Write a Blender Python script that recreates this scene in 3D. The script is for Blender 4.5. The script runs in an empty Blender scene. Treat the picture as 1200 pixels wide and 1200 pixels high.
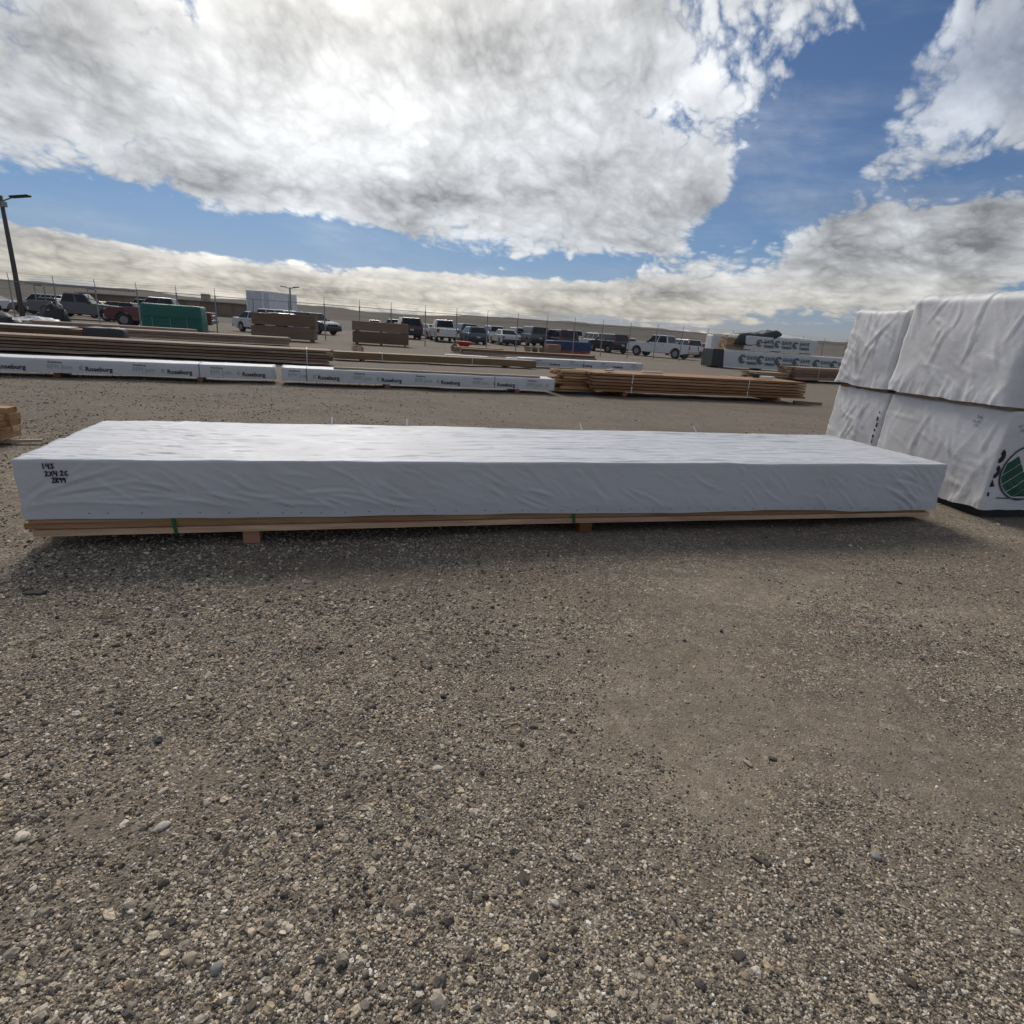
import bpy, math, random
import numpy as np
from mathutils import Matrix, Vector

random.seed(7)
rng = np.random.default_rng(7)
S = bpy.context.scene
C = S.collection
RAD = math.radians

# ------------------------------------------------------------------ camera
cam_d = bpy.data.cameras.new('camera')
cam = bpy.data.objects.new('camera', cam_d)
C.objects.link(cam)
CAM_H = 1.255
p, r = RAD(17.7), RAD(4.0)
Fw = Vector((0, math.cos(p), -math.sin(p)))
U0 = Vector((0, math.sin(p), math.cos(p)))
X0 = Vector((1, 0, 0))
Rt = X0 * math.cos(r) + U0 * math.sin(r)
Up = -X0 * math.sin(r) + U0 * math.cos(r)
M = Matrix.Identity(4)
for i in range(3):
    M[i][0], M[i][1], M[i][2] = Rt[i], Up[i], -Fw[i]
M[2][3] = CAM_H
cam.matrix_world = M
cam_d.sensor_width = 36
cam_d.lens = 36 * 670 / 1200
cam_d.clip_start = 0.05
cam_d.clip_end = 9000
S.camera = cam
S.cycles.max_bounces = 5
S.cycles.diffuse_bounces = 2
S.cycles.glossy_bounces = 2

# ------------------------------------------------------------------ light and exposure
SUN_AZ, SUN_EL = -20.0, 42.0          # degrees: azimuth from +Y towards +X, elevation
S.view_settings.view_transform = 'Standard'
S.view_settings.look = 'None'
S.view_settings.gamma = 1
S.view_settings.use_curve_mapping = False
S.view_settings.exposure = 0.76
sd = Vector((math.sin(RAD(SUN_AZ)) * math.cos(RAD(SUN_EL)), math.cos(RAD(SUN_AZ)) * math.cos(RAD(SUN_EL)), math.sin(RAD(SUN_EL))))
sl = bpy.data.lights.new('sun', 'SUN')
sl.energy = 1.5
sl.angle = RAD(26)
sl.color = (1.0, 0.94, 0.86)
so = bpy.data.objects.new('sun', sl)
so.rotation_euler = (-sd).to_track_quat('-Z', 'Y').to_euler()
so.location = (-5, 20, 30)
C.objects.link(so)


# ------------------------------------------------------------------ node helper: arithmetic on sockets
class N:
    def __init__(s, t, k): s.t, s.k = t, k
    @staticmethod
    def op(t, o, *a, clamp=False):
        n = t.nodes.new('ShaderNodeMath'); n.operation = o; n.use_clamp = clamp
        for i, v in enumerate(a):
            if isinstance(v, N): t.links.new(v.k, n.inputs[i])
            else: n.inputs[i].default_value = v
        return N(t, n.outputs[0])
    def __add__(s, o): return N.op(s.t, 'ADD', s, o)
    __radd__ = __add__
    def __sub__(s, o): return N.op(s.t, 'SUBTRACT', s, o)
    def __rsub__(s, o): return N.op(s.t, 'SUBTRACT', o, s)
    def __mul__(s, o): return N.op(s.t, 'MULTIPLY', s, o)
    __rmul__ = __mul__
    def __truediv__(s, o): return N.op(s.t, 'DIVIDE', s, o)
    def __rtruediv__(s, o): return N.op(s.t, 'DIVIDE', o, s)
    def __pow__(s, o): return N.op(s.t, 'POWER', s, o)
    def f(s, o, *a): return N.op(s.t, o, s, *a)


def sstep(t, v, a, b):
    n = t.nodes.new('ShaderNodeMapRange'); n.interpolation_type = 'SMOOTHSTEP'
    t.links.new(v.k, n.inputs['Value']); n.inputs['From Min'].default_value = a; n.inputs['From Max'].default_value = b
    return N(t, n.outputs[0])


def cmix(t, fac, a, b):
    n = t.nodes.new('ShaderNodeMix'); n.data_type = 'RGBA'
    for sock, v in ((n.inputs[0], fac), (n.inputs[6], a), (n.inputs[7], b)):
        if isinstance(v, N): t.links.new(v.k, sock)
        elif isinstance(v, (int, float)): sock.default_value = v
        else: sock.default_value = (*v, 1)
    return N(t, n.outputs[2])


def xyz(t, x, y, z):
    n = t.nodes.new('ShaderNodeCombineXYZ')
    for i, v in enumerate((x, y, z)):
        if isinstance(v, N): t.links.new(v.k, n.inputs[i])
        else: n.inputs[i].default_value = v
    return N(t, n.outputs[0])


def noise(t, vec, scale, detail=4, rough=0.5, dist=0.0, color=False):
    n = t.nodes.new('ShaderNodeTexNoise')
    if vec is not None: t.links.new(vec.k, n.inputs['Vector'])
    n.inputs['Scale'].default_value = scale; n.inputs['Detail'].default_value = detail
    n.inputs['Roughness'].default_value = rough; n.inputs['Distortion'].default_value = dist
    return N(t, n.outputs['Color' if color else 'Fac'])


# ------------------------------------------------------------------ sky
world = bpy.data.worlds.new('World')
S.world = world
world.use_nodes = True
t = world.node_tree
t.nodes.clear()
tc = t.nodes.new('ShaderNodeTexCoord')
sp = t.nodes.new('ShaderNodeSeparateXYZ')
t.links.new(tc.outputs['Generated'], sp.inputs[0])
dx, dy, dz = (N(t, sp.outputs[i]) for i in range(3))
sky = t.nodes.new('ShaderNodeTexSky')
sky.sky_type = 'NISHITA'
sky.sun_disc = False
sky.sun_elevation = RAD(SUN_EL)
sky.sun_rotation = RAD(SUN_AZ)
sky.altitude = 800
sky.air_density = 1.0
sky.dust_density = 0.6
sky.ozone_density = 2.0
az = dx.f('ARCTAN2', dy) * 57.2958
el = dz.f('ARCSINE') * 57.2958
elw = (el.f('MAXIMUM', 0.0) + 10.0).f('LOGARITHM', 2.718) * 6.0      # cloud cells flatten towards the horizon
az2 = az * 0.19
lowp = xyz(t, az2 * 0.8, elw * 0.8, 4.0)
w1 = noise(t, lowp, 0.8, 1, 0.5) - 0.5
w2 = noise(t, xyz(t, az2 * 0.8 + 9.0, elw * 0.8, 2.0), 0.8, 1, 0.5) - 0.5
pa, pe = az2 + w1 * 0.5 + elw * 0.15, elw + w2 * 0.4
n1 = noise(t, xyz(t, pa * 0.36, pe * 0.55, 0.7), 1.0, 4, 0.5)
n2 = noise(t, xyz(t, pa, pe, 0.3), 1.0, 6, 0.55)
n3 = noise(t, xyz(t, pa * 0.5 + 3.1, pe * 0.85, 1.7), 1.0, 4, 0.55)
# billows: rounded puffs parted by darker creases, at three sizes
q1 = (noise(t, xyz(t, pa + n2 * 0.5, pe, 7.7), 1.9, 1, 0.5) * 2.0 - 1.0).f('ABSOLUTE')
q2 = (noise(t, xyz(t, pa + n2 * 0.3, pe, 3.3), 4.3, 1, 0.5) * 2.0 - 1.0).f('ABSOLUTE')
q3 = (noise(t, xyz(t, pa, pe, 5.1), 9.5, 2, 0.6) * 2.0 - 1.0).f('ABSOLUTE')
puff = q1 * 0.95 + q2 * 0.55 + q3 * 0.26 + 0.05
band = noise(t, xyz(t, az * 0.045, el * 0.75 - az * 0.012, 2.2), 1.0, 5, 0.6)
veil = sstep(t, noise(t, xyz(t, az * 0.035 + el * 0.05, el * 0.16, 6.0), 1.0, 6, 0.62), 0.42, 0.78)
n4 = noise(t, xyz(t, pa, pe * 1.2, 1.1), 13.0, 4, 0.6)


ae = xyz(t, az, el, 0.0)


def blob(acc, a0, e0, sa, se, rot, w):
    """one mass of cloud (w > 0) or clear gap (w < 0) at azimuth a0, elevation e0, added to acc"""
    mp = t.nodes.new('ShaderNodeMapping'); mp.vector_type = 'TEXTURE'
    t.links.new(ae.k, mp.inputs['Vector'])
    mp.inputs['Location'].default_value = (a0, e0, 0); mp.inputs['Rotation'].default_value = (0, 0, RAD(rot)); mp.inputs['Scale'].default_value = (sa * 1.8, se * 1.8, 1)
    gr = t.nodes.new('ShaderNodeTexGradient'); gr.gradient_type = 'SPHERICAL'
    t.links.new(mp.outputs[0], gr.inputs[0])
    k = sstep(t, N(t, gr.outputs['Fac']), 0.0, 1.0)
    return N.op(t, 'MULTIPLY_ADD', k, w, acc)


cov = n1 * 0.42 + n2 * 0.60 + puff * 0.38 + (n4 - 0.5) * 0.05 - 0.095 + (band - 0.5) * sstep(t, el, 8.0, 3.0) * 0.55
for b in [
    (-24, 15, 22, 6.5, 4, 0.30), (-4, 13, 16, 7, 0, 0.28), (2, 22, 16, 5, 0, 0.26),       # the great bank
    (-37, 6.6, 7, 1.9, 8, -0.42), (-26, 6.0, 9, 1.55, 4, -0.46), (-15, 6.1, 8, 1.4, 2, -0.42),  # clear strip left
    (-36, 3.0, 13, 1.6, -6, 0.36), (-20, 2.2, 14, 1.3, -3, 0.30),                     # low bank left
    (5, 5.7, 6.5, 1.1, 3, -0.36), (-6, 5.2, 5, .7, 0, -0.24),
    (21.5, 14.0, 5.4, 3.5, 62, -0.54), (25, 19.5, 3.6, 4.2, -30, -0.33), (9.5, 17.6, 3.4, 0.7, -12, -0.17),
    (33.5, 12.2, 5, 1.1, 10, -0.30), (18.5, 10.4, 4.5, 1.5, 30, -0.34),
    (34, 18, 7, 4.5, 20, 0.26), (31, 8.2, 10, 2.9, 6, 0.36), (15, 3.8, 20, 1.5, 3, 0.30), (-12, 3.0, 16, 1.0, 4, 0.24), (12, 12, 6, 3, 30, 0.14), (0, 1.1, 50, 0.35, 1, -0.10), (8, 2.9, 18, 0.3, 1, -0.10),
]:
    cov = blob(cov, *b)
dens = sstep(t, cov, 0.44, 0.68)
thick = sstep(t, cov, 0.60, 1.0)
edge = sstep(t, cov, 0.84, 0.58)
lit = (puff - 0.42) * 0.55 + (0.5 - n3) * 1.5 + (0.5 - n2) * 0.7 + (n4 - 0.5) * 0.14 + edge * 0.10 + 0.04 + (band - 0.5) * sstep(t, el, 8.0, 3.0) * 0.9
# the heavier, greyer masses of the bank
for bb in [(-34, 16.5, 7, 2.2, 8, -0.25), (-1, 24.0, 8, 3.4, 0, -0.36), (6, 14.2, 7, 2.6, -6, -0.22), (-25, 9.4, 8, 1.6, 8, -0.18), (-9, 10.0, 7, 1.8, 4, -0.17), (30, 7.6, 8, 1.4, 4, -0.25), (-33, 2.6, 9, 0.5, -4, -0.12), (-20, 15, 9, 4, 0, 0.18), (14, 18.5, 5, 3, 0, 0.12)]:
    lit = blob(lit, *bb)
sunv = t.nodes.new('ShaderNodeVectorMath'); sunv.operation = 'DOT_PRODUCT'
t.links.new(tc.outputs['Generated'], sunv.inputs[0]); sunv.inputs[1].default_value = sd
cs = N(t, sunv.outputs['Value']).f('MAXIMUM', 0.0)
glow = cs ** 7.0
glow2 = cs ** 14.0
bright = 0.27 + cs * cs * 0.10 + glow * 0.14 + glow2 * 0.36 + lit * (0.40 + glow * 0.12)
bright = bright.f('MAXIMUM', 0.12)
low = sstep(t, el, 9.0, 0.5)
ccol = cmix(t, low.f('MAXIMUM', glow2 * 1.2), (0.96, 1.0, 1.05), (1.06, 0.99, 0.86))
vm = t.nodes.new('ShaderNodeVectorMath'); vm.operation = 'SCALE'
t.links.new(ccol.k, vm.inputs[0]); t.links.new(bright.k, vm.inputs['Scale'])
hs = t.nodes.new('ShaderNodeHueSaturation')
hs.inputs['Saturation'].default_value = 1.0
t.links.new(sky.outputs[0], hs.inputs['Color'])
skm = t.nodes.new('ShaderNodeVectorMath'); skm.operation = 'SCALE'
tn_ = t.nodes.new('ShaderNodeVectorMath'); tn_.operation = 'MULTIPLY'
t.links.new(hs.outputs[0], tn_.inputs[0]); t.links.new(cmix(t, low, (0.74, 0.88, 1.08), (0.70, 0.74, 1.02)).k, tn_.inputs[1])
t.links.new(tn_.outputs[0], skm.inputs[0]); skm.inputs['Scale'].default_value = 0.032
fin = cmix(t, dens.f('MAXIMUM', veil * 0.36) * blob(N.op(t, 'ADD', 0.97, 0.0), 33, 19, 6, 5, 0, -0.42), N(t, skm.outputs[0]), N(t, vm.outputs[0]))
bg = t.nodes.new('ShaderNodeBackground')
bg.inputs['Strength'].default_value = 1.0
t.links.new(fin.k, bg.inputs['Color'])
wo = t.nodes.new('ShaderNodeOutputWorld')
t.links.new(bg.outputs[0], wo.inputs[0])

# ------------------------------------------------------------------ numeric noise for geometry
def _hash(ix, iy, iz, seed):
    h = (ix * 374761393 + iy * 668265263 + iz * 2147483647 + seed * 974711) & 0xffffffff
    h = ((h ^ (h >> 13)) * 1274126177) & 0xffffffff
    return ((h ^ (h >> 16)) & 0xffff) / 65535.0


def vnoise(x, y, z=0.0, seed=0):
    """smooth value noise, about 0..1, for arrays"""
    x, y = np.asarray(x, float), np.asarray(y, float)
    z = np.zeros_like(x) + z
    xi, yi, zi = np.floor(x), np.floor(y), np.floor(z)
    fx, fy, fz = x - xi, y - yi, z - zi
    fx, fy, fz = (q * q * q * (q * (q * 6 - 15) + 10) for q in (fx, fy, fz))
    xi, yi, zi = xi.astype(np.int64), yi.astype(np.int64), zi.astype(np.int64)
    o = 0
    for a in (0, 1):
        for b in (0, 1):
            for c in (0, 1):
                w = (fx if a else 1 - fx) * (fy if b else 1 - fy) * (fz if c else 1 - fz)
                o = o + w * _hash(xi + a, yi + b, zi + c, seed)
    return o


def fbm(x, y, z=0.0, seed=0, oct=4):
    o, a, s, tot = 0, 1.0, 1.0, 0
    for k in range(oct):
        o = o + a * vnoise(np.asarray(x) * s, np.asarray(y) * s, np.asarray(z) * s, seed + k)
        tot += a; a *= 0.5; s *= 2.03
    return o / tot


def ridge(n):
    return 1 - np.abs(2 * n - 1)


# ------------------------------------------------------------------ mesh helpers
class MB:
    def __init__(s): s.v, s.f = [], []
    def add(s, vs, fs):
        o = len(s.v); s.v += [tuple(q) for q in vs]; s.f += [tuple(i + o for i in q) for q in fs]; return s
    def box(s, c, d, rz=0.0, rx=0.0, ry=0.0):
        Mx = Matrix.Rotation(rz, 3, 'Z') @ Matrix.Rotation(ry, 3, 'Y') @ Matrix.Rotation(rx, 3, 'X')
        vs = [Vector(c) + Mx @ Vector((sx * d[0] / 2, sy * d[1] / 2, sz * d[2] / 2)) for sx in (-1, 1) for sy in (-1, 1) for sz in (-1, 1)]
        return s.add(vs, [(0, 1, 3, 2), (4, 6, 7, 5), (0, 4, 5, 1), (2, 3, 7, 6), (0, 2, 6, 4), (1, 5, 7, 3)])
    def hexa(s, b, t_):
        """bottom quad and top quad (each four points, counter-clockwise from above)"""
        return s.add(list(b) + list(t_), [(3, 2, 1, 0), (4, 5, 6, 7), (0, 1, 5, 4), (1, 2, 6, 5), (2, 3, 7, 6), (3, 0, 4, 7)])
    def tube(s, pts, rad, n=8, cap=True):
        pts = [Vector(q) for q in pts]; rs = rad if isinstance(rad, (list, tuple)) else [rad] * len(pts)
        vs, fs = [], []
        for i, q in enumerate(pts):
            d = (pts[min(i + 1, len(pts) - 1)] - pts[max(i - 1, 0)]).normalized()
            a = Vector((0, 0, 1)) if abs(d.z) < 0.9 else Vector((1, 0, 0))
            x = d.cross(a).normalized(); y = d.cross(x)
            vs += [q + (x * math.cos(k * 2 * math.pi / n) + y * math.sin(k * 2 * math.pi / n)) * rs[i] for k in range(n)]
        for i in range(len(pts) - 1):
            for k in range(n):
                fs.append((i * n + k, i * n + (k + 1) % n, (i + 1) * n + (k + 1) % n, (i + 1) * n + k))
        if cap: fs += [tuple(range(n)), tuple(range(len(pts) * n - 1, (len(pts) - 1) * n - 1, -1))]
        return s.add(vs, fs)
    def prism(s, poly, y0, y1):
        """polygon in x,z pushed from y0 to y1"""
        n = len(poly)
        vs = [(x, y0, z) for x, z in poly] + [(x, y1, z) for x, z in poly]
        return s.add(vs, [tuple(range(n)), tuple(range(2 * n - 1, n - 1, -1))] + [(i, (i + 1) % n + 0, (i + 1) % n + n, i + n)[::-1] for i in range(n)])
    def mesh(s, name, mat, smooth=False):
        m = bpy.data.meshes.new(name); m.from_pydata(s.v, [], s.f)
        m.materials.append(mat); m.update()
        import bmesh
        bm = bmesh.new(); bm.from_mesh(m); bmesh.ops.recalc_face_normals(bm, faces=bm.faces); bm.to_mesh(m); bm.free()
        if smooth: m.polygons.foreach_set('use_smooth', [True] * len(m.polygons))
        return m
    def build(s, name, mat, parent=None, loc=(0, 0, 0), smooth=False, bevel=0.0):
        o = obj(name, s.mesh(name, mat, smooth), parent, loc)
        if bevel:
            b = o.modifiers.new('bevel', 'BEVEL'); b.width = bevel; b.segments = 2; b.limit_method = 'ANGLE'; b.angle_limit = RAD(35)
        return o


def obj(name, data, parent=None, loc=(0, 0, 0), rot=(0, 0, 0)):
    o = bpy.data.objects.new(name, data); C.objects.link(o)
    o.location = loc; o.rotation_euler = rot
    if parent: o.parent = parent
    return o


def tag(o, label, cat, group=None):
    o['label'] = label; o['category'] = cat
    if group: o['group'] = group
    return o


def thing(name, label, cat, loc, rz=0.0, group=None):
    return tag(obj(name, None, None, loc, (0, 0, rz)), label, cat, group)


def npmesh(name, V, Fq, mat, smooth=True):
    m = bpy.data.meshes.new(name)
    m.from_pydata(V.tolist() if hasattr(V, 'tolist') else V, [], Fq.tolist() if hasattr(Fq, 'tolist') else Fq)
    m.materials.append(mat)
    if smooth: m.polygons.foreach_set('use_smooth', [True] * len(m.polygons))
    m.update()
    return m


def gz(d):
    """the yard falls away very gently with distance"""
    return -0.006 * np.clip(d - 12, 0, 40)


def GP(x, y, dz=0.0):
    return (x, y, float(gz(math.hypot(x, y))) + dz)


# ------------------------------------------------------------------ materials
def mat(name, base=(0.5, 0.5, 0.5), rough=0.6, metal=0.0, spec=0.5):
    m = bpy.data.materials.new(name); m.use_nodes = True
    b = m.node_tree.nodes['Principled BSDF']
    b.inputs['Base Color'].default_value = (*base, 1); b.inputs['Roughness'].default_value = rough
    b.inputs['Metallic'].default_value = metal; b.inputs['Specular IOR Level'].default_value = spec
    return m, m.node_tree, b


def ocoord(t, scale=(1, 1, 1)):
    tc = t.nodes.new('ShaderNodeTexCoord'); mp = t.nodes.new('ShaderNodeMapping')
    t.links.new(tc.outputs['Object'], mp.inputs[0]); mp.inputs['Scale'].default_value = scale
    return N(t, mp.outputs[0])


def bump(t, b, h, strength=0.3, dist=0.01):
    n = t.nodes.new('ShaderNodeBump'); n.inputs['Strength'].default_value = strength; n.inputs['Distance'].default_value = dist
    t.links.new(h.k, n.inputs['Height']); t.links.new(n.outputs[0], b.inputs['Normal'])


def ramp(t, fac, stops, interp='LINEAR'):
    n = t.nodes.new('ShaderNodeValToRGB'); n.color_ramp.interpolation = interp
    while len(n.color_ramp.elements) < len(stops): n.color_ramp.elements.new(0.5)
    for e, (pos, c) in zip(n.color_ramp.elements, stops): e.position = pos; e.color = (*c, 1)
    t.links.new(fac.k, n.inputs[0])
    return N(t, n.outputs[0])


def simple(name, base, rough=0.6, metal=0.0, var=0.12, scale=6.0, bumps=0.0):
    """plain material with a little mottling of its own"""
    m, t, b = mat(name, base, rough, metal)
    n = noise(t, ocoord(t), scale, 5, 0.6)
    lo = tuple(c * (1 - var) for c in base); hi = tuple(min(1, c * (1 + var)) for c in base)
    t.links.new(cmix(t, n, lo, hi).k, b.inputs['Base Color'])
    if bumps: bump(t, b, noise(t, ocoord(t), scale * 6, 4), bumps, 0.01)
    return m


def wrap_mat(name, base, rough=0.42, dirt=0.12, weave=1.0):
    m, t, b = mat(name, base, rough, 0, 0.3)
    oc = ocoord(t)
    d = noise(t, oc, 1.7, 6, 0.65)
    d2 = noise(t, ocoord(t, (3, 3, 9)), 3.0, 5, 0.7)
    f = sstep(t, d * 0.6 + d2 * 0.4, 0.42, 0.75)
    dirty = tuple(c * k for c, k in zip(base, (0.80, 0.78, 0.74)))
    t.links.new(cmix(t, f * (dirt * 4), base, dirty).k, b.inputs['Base Color'])
    sp_ = t.nodes.new('ShaderNodeSeparateXYZ'); t.links.new(oc.k, sp_.inputs[0])
    X, Y, Z = (N(t, sp_.outputs[i]) for i in range(3))
    w = ((X * 520.0).f('SINE') + ((Z + Y) * 520.0).f('SINE')) * 0.10 * weave
    cr = noise(t, oc, 9.0, 6, 0.65, 0.6)
    cr2 = noise(t, ocoord(t, (3.5, 70, 30)), 1.0, 4, 0.6, 0.3)
    bump(t, b, w * 0.10 + cr * 0.35 + cr2 * 0.6, 0.42, 0.010)
    rr = noise(t, oc, 5.0, 3)
    t.links.new((rr * 0.25 + (rough - 0.12)).k, b.inputs['Roughness'])
    return m


def wood_mat(name, light, dark, weather=0.0, rough=0.75):
    m, t, b = mat(name, light, rough, 0, 0.3)
    oi = t.nodes.new('ShaderNodeObjectInfo')
    rnd = N(t, oi.outputs['Random'])
    tc = t.nodes.new('ShaderNodeTexCoord')
    vm_ = t.nodes.new('ShaderNodeVectorMath'); vm_.operation = 'MULTIPLY_ADD'
    t.links.new(tc.outputs['Object'], vm_.inputs[0]); vm_.inputs[1].default_value = (1.3, 22, 22)
    t.links.new(xyz(t, rnd * 37.0, rnd * 11.0, rnd * 5.0).k, vm_.inputs[2])
    P = N(t, vm_.outputs[0])
    g = noise(t, P, 1.0, 6, 0.65, 0.8)
    g2 = noise(t, P, 6.0, 3, 0.6)
    col = cmix(t, sstep(t, g * 0.8 + g2 * 0.2, 0.30, 0.70), dark, light)
    kn = t.nodes.new('ShaderNodeTexVoronoi'); t.links.new(ocoord(t, (1.6, 9, 9)).k, kn.inputs['Vector']); kn.inputs['Scale'].default_value = 1.0
    k_ = sstep(t, N(t, kn.outputs['Distance']), 0.10, 0.04)
    col = cmix(t, k_ * 0.7, col, tuple(c * 0.35 for c in dark))
    hs = t.nodes.new('ShaderNodeHueSaturation')
    t.links.new(col.k, hs.inputs['Color'])
    t.links.new((rnd * 0.75 + 0.58).k, hs.inputs['Value'])
    t.links.new((1.0 - rnd * weather).k, hs.inputs['Saturation'])
    t.links.new(hs.outputs[0], b.inputs['Base Color'])
    bump(t, b, g, 0.25, 0.003)
    return m


MT = {}
MT['wrap'] = wrap_mat('white_woven_wrap', (0.57, 0.585, 0.62), 0.48)
MT['wrap2'] = wrap_mat('white_wrap_weathered', (0.66, 0.66, 0.67), 0.5, 0.2)
MT['wrap3'] = wrap_mat('white_printed_wrap', (0.63, 0.64, 0.66), 0.45, 0.2)
MT['greytarp'] = wrap_mat('dark_grey_tarp', (0.055, 0.06, 0.065), 0.5, 0.1)
MT['greentarp'] = wrap_mat('green_tarp', (0.028, 0.15, 0.12), 0.45, 0.1)
MT['bluetarp'] = wrap_mat('blue_wrap', (0.016, 0.04, 0.13), 0.45, 0.1)
MT['fir'] = wood_mat('fir_lumber', (0.62, 0.365, 0.155), (0.33, 0.16, 0.06), 0.3)
MT['redfir'] = wood_mat('orange_fir_lumber', (0.46, 0.235, 0.092), (0.23, 0.10, 0.038), 0.25)
MT['weathered'] = wood_mat('weathered_joists', (0.37, 0.225, 0.128), (0.185, 0.102, 0.055), 0.4)
MT['beam'] = wood_mat('tan_beams', (0.44, 0.30, 0.165), (0.27, 0.165, 0.085), 0.3)
MT['osb'] = wood_mat('sheet_goods', (0.40, 0.275, 0.19), (0.27, 0.175, 0.115), 0.3)
MT['block'] = wood_mat('reddish_block', (0.42, 0.165, 0.07), (0.22, 0.08, 0.034), 0.2)
MT['paleboard'] = wood_mat('pale_board', (0.62, 0.53, 0.40), (0.42, 0.32, 0.2), 0.4)
MT['ink'] = simple('black_ink', (0.012, 0.012, 0.016), 0.5)
MT['inkgreen'] = simple('pale_green_ink', (0.30, 0.42, 0.37), 0.5)
MT['inkmid'] = simple('grey_green_ink', (0.10, 0.14, 0.14), 0.5)
MT['inkdeep'] = simple('deep_green_ink', (0.004, 0.075, 0.04), 0.45)
MT['inkpink'] = simple('faded_pink_ink', (0.42, 0.36, 0.36), 0.45)
MT['inkblue'] = simple('navy_ink', (0.02, 0.03, 0.07), 0.45)
MT['strapgreen'] = simple('green_strap', (0.012, 0.12, 0.055), 0.4)
MT['strapwhite'] = simple('white_strap', (0.72, 0.71, 0.66), 0.45)
MT['strapblack'] = simple('black_strap', (0.015, 0.015, 0.017), 0.5)
MT['red'] = simple('red_paint', (0.45, 0.035, 0.03), 0.4)
MT['redend'] = simple('red_wrap_end', (0.62, 0.08, 0.07), 0.5)
MT['rubber'] = simple('tyre_rubber', (0.018, 0.018, 0.019), 0.85)
MT['rim'] = simple('wheel_rim', (0.26, 0.26, 0.27), 0.4, 0.6)
MT['glass'] = mat('car_glass', (0.012, 0.014, 0.016), 0.08, 0, 0.3)[0]
MT['trim'] = simple('black_trim', (0.02, 0.02, 0.022), 0.55)
MT['chrome'] = mat('chrome', (0.55, 0.55, 0.56), 0.18, 1.0)[0]
MT['lens'] = simple('red_lens', (0.32, 0.012, 0.012), 0.25)
MT['head'] = simple('clear_lens', (0.6, 0.62, 0.64), 0.15)
MT['plate'] = simple('number_plate', (0.55, 0.57, 0.6), 0.5)
MT['steel'] = simple('galvanised_steel', (0.30, 0.31, 0.32), 0.5, 0.6)
MT['polewood'] = wood_mat('grey_pole', (0.10, 0.095, 0.09), (0.055, 0.05, 0.046), 0.4)
MT['trailer'] = simple('trailer_white', (0.78, 0.80, 0.83), 0.45, 0, 0.05, 1.5)
MT['trailergrey'] = simple('trailer_print', (0.55, 0.60, 0.66), 0.5, 0, 0.1, 1.5)
MT['card'] = simple('cardboard', (0.33, 0.21, 0.12), 0.8)


def paint(name, c, metal=0.0):
    m, t, b = mat('paint_' + name, c, 0.32, metal)
    b.inputs['Coat Weight'].default_value = 0.7; b.inputs['Coat Roughness'].default_value = 0.08
    n = noise(t, ocoord(t, (1, 1, 3)), 2.0, 6, 0.65)
    t.links.new(cmix(t, sstep(t, n, 0.4, 0.8) * 0.35, c, tuple(q * 0.6 + 0.03 for q in c)).k, b.inputs['Base Color'])
    t.links.new((n * 0.3 + 0.2).k, b.inputs['Roughness'])
    return m


PT = {k: paint(k, c, me) for k, c, me in [
    ('white', (0.66, 0.67, 0.68), 0), ('silver', (0.36, 0.38, 0.40), 0.5), ('grey', (0.10, 0.11, 0.12), 0.3), ('black', (0.016, 0.017, 0.02), 0.1),
    ('maroon', (0.055, 0.016, 0.024), 0.2), ('red', (0.12, 0.012, 0.016), 0.1), ('blue', (0.035, 0.09, 0.15), 0.3), ('tan', (0.25, 0.21, 0.16), 0.3), ('darkblue', (0.02, 0.03, 0.06), 0.2)]}


# ------------------------------------------------------------------ ground: one gravel sheet out to the horizon
def axis_lines(lo, hi, step, far, growth):
    a = list(np.arange(lo, hi + 1e-6, step)); s = step; x = a[-1]
    while x < far: s *= growth; x += s; a.append(x)
    s = step; x = a[0]; pre = []
    while x > -far: s *= growth; x -= s; pre.append(x)
    return np.array(pre[::-1] + a)


def ground_z(X, Y):
    d = np.hypot(X, Y)
    z = gz(d)
    und = (fbm(X * 0.9, Y * 0.9, 0, 3, 4) - 0.5) * 0.05 + (fbm(X * 5, Y * 5, 0, 9, 3) - 0.5) * 0.016
    return z + und * np.clip((60 - d) / 50, 0, 1) - 0.006


gxs = axis_lines(-3.2, 3.6, 0.045, 5200, 1.13)
gys = axis_lines(0.2, 5.2, 0.045, 5200, 1.13)
GX, GY = np.meshgrid(gxs, gys, indexing='ij')
GZ = ground_z(GX, GY)
nx, ny = GX.shape
idx = np.arange(nx * ny).reshape(nx, ny)
Fq = np.stack([idx[:-1, :-1], idx[1:, :-1], idx[1:, 1:], idx[:-1, 1:]], -1).reshape(-1, 4)

m_ground, t, b = mat('gravel', (0.2, 0.17, 0.14), 0.9, 0, 0.25)
oc = ocoord(t)


def vor(scale, rnd=1.0):
    n = t.nodes.new('ShaderNodeTexVoronoi'); n.voronoi_dimensions = '2D'; n.inputs['Scale'].default_value = scale; n.inputs['Randomness'].default_value = rnd
    t.links.new(wv.k, n.inputs['Vector'])
    s_ = t.nodes.new('ShaderNodeSeparateColor'); t.links.new(n.outputs['Color'], s_.inputs[0])
    return N(t, n.outputs['Distance']), N(t, s_.outputs[0]), N(t, s_.outputs[1])


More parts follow.
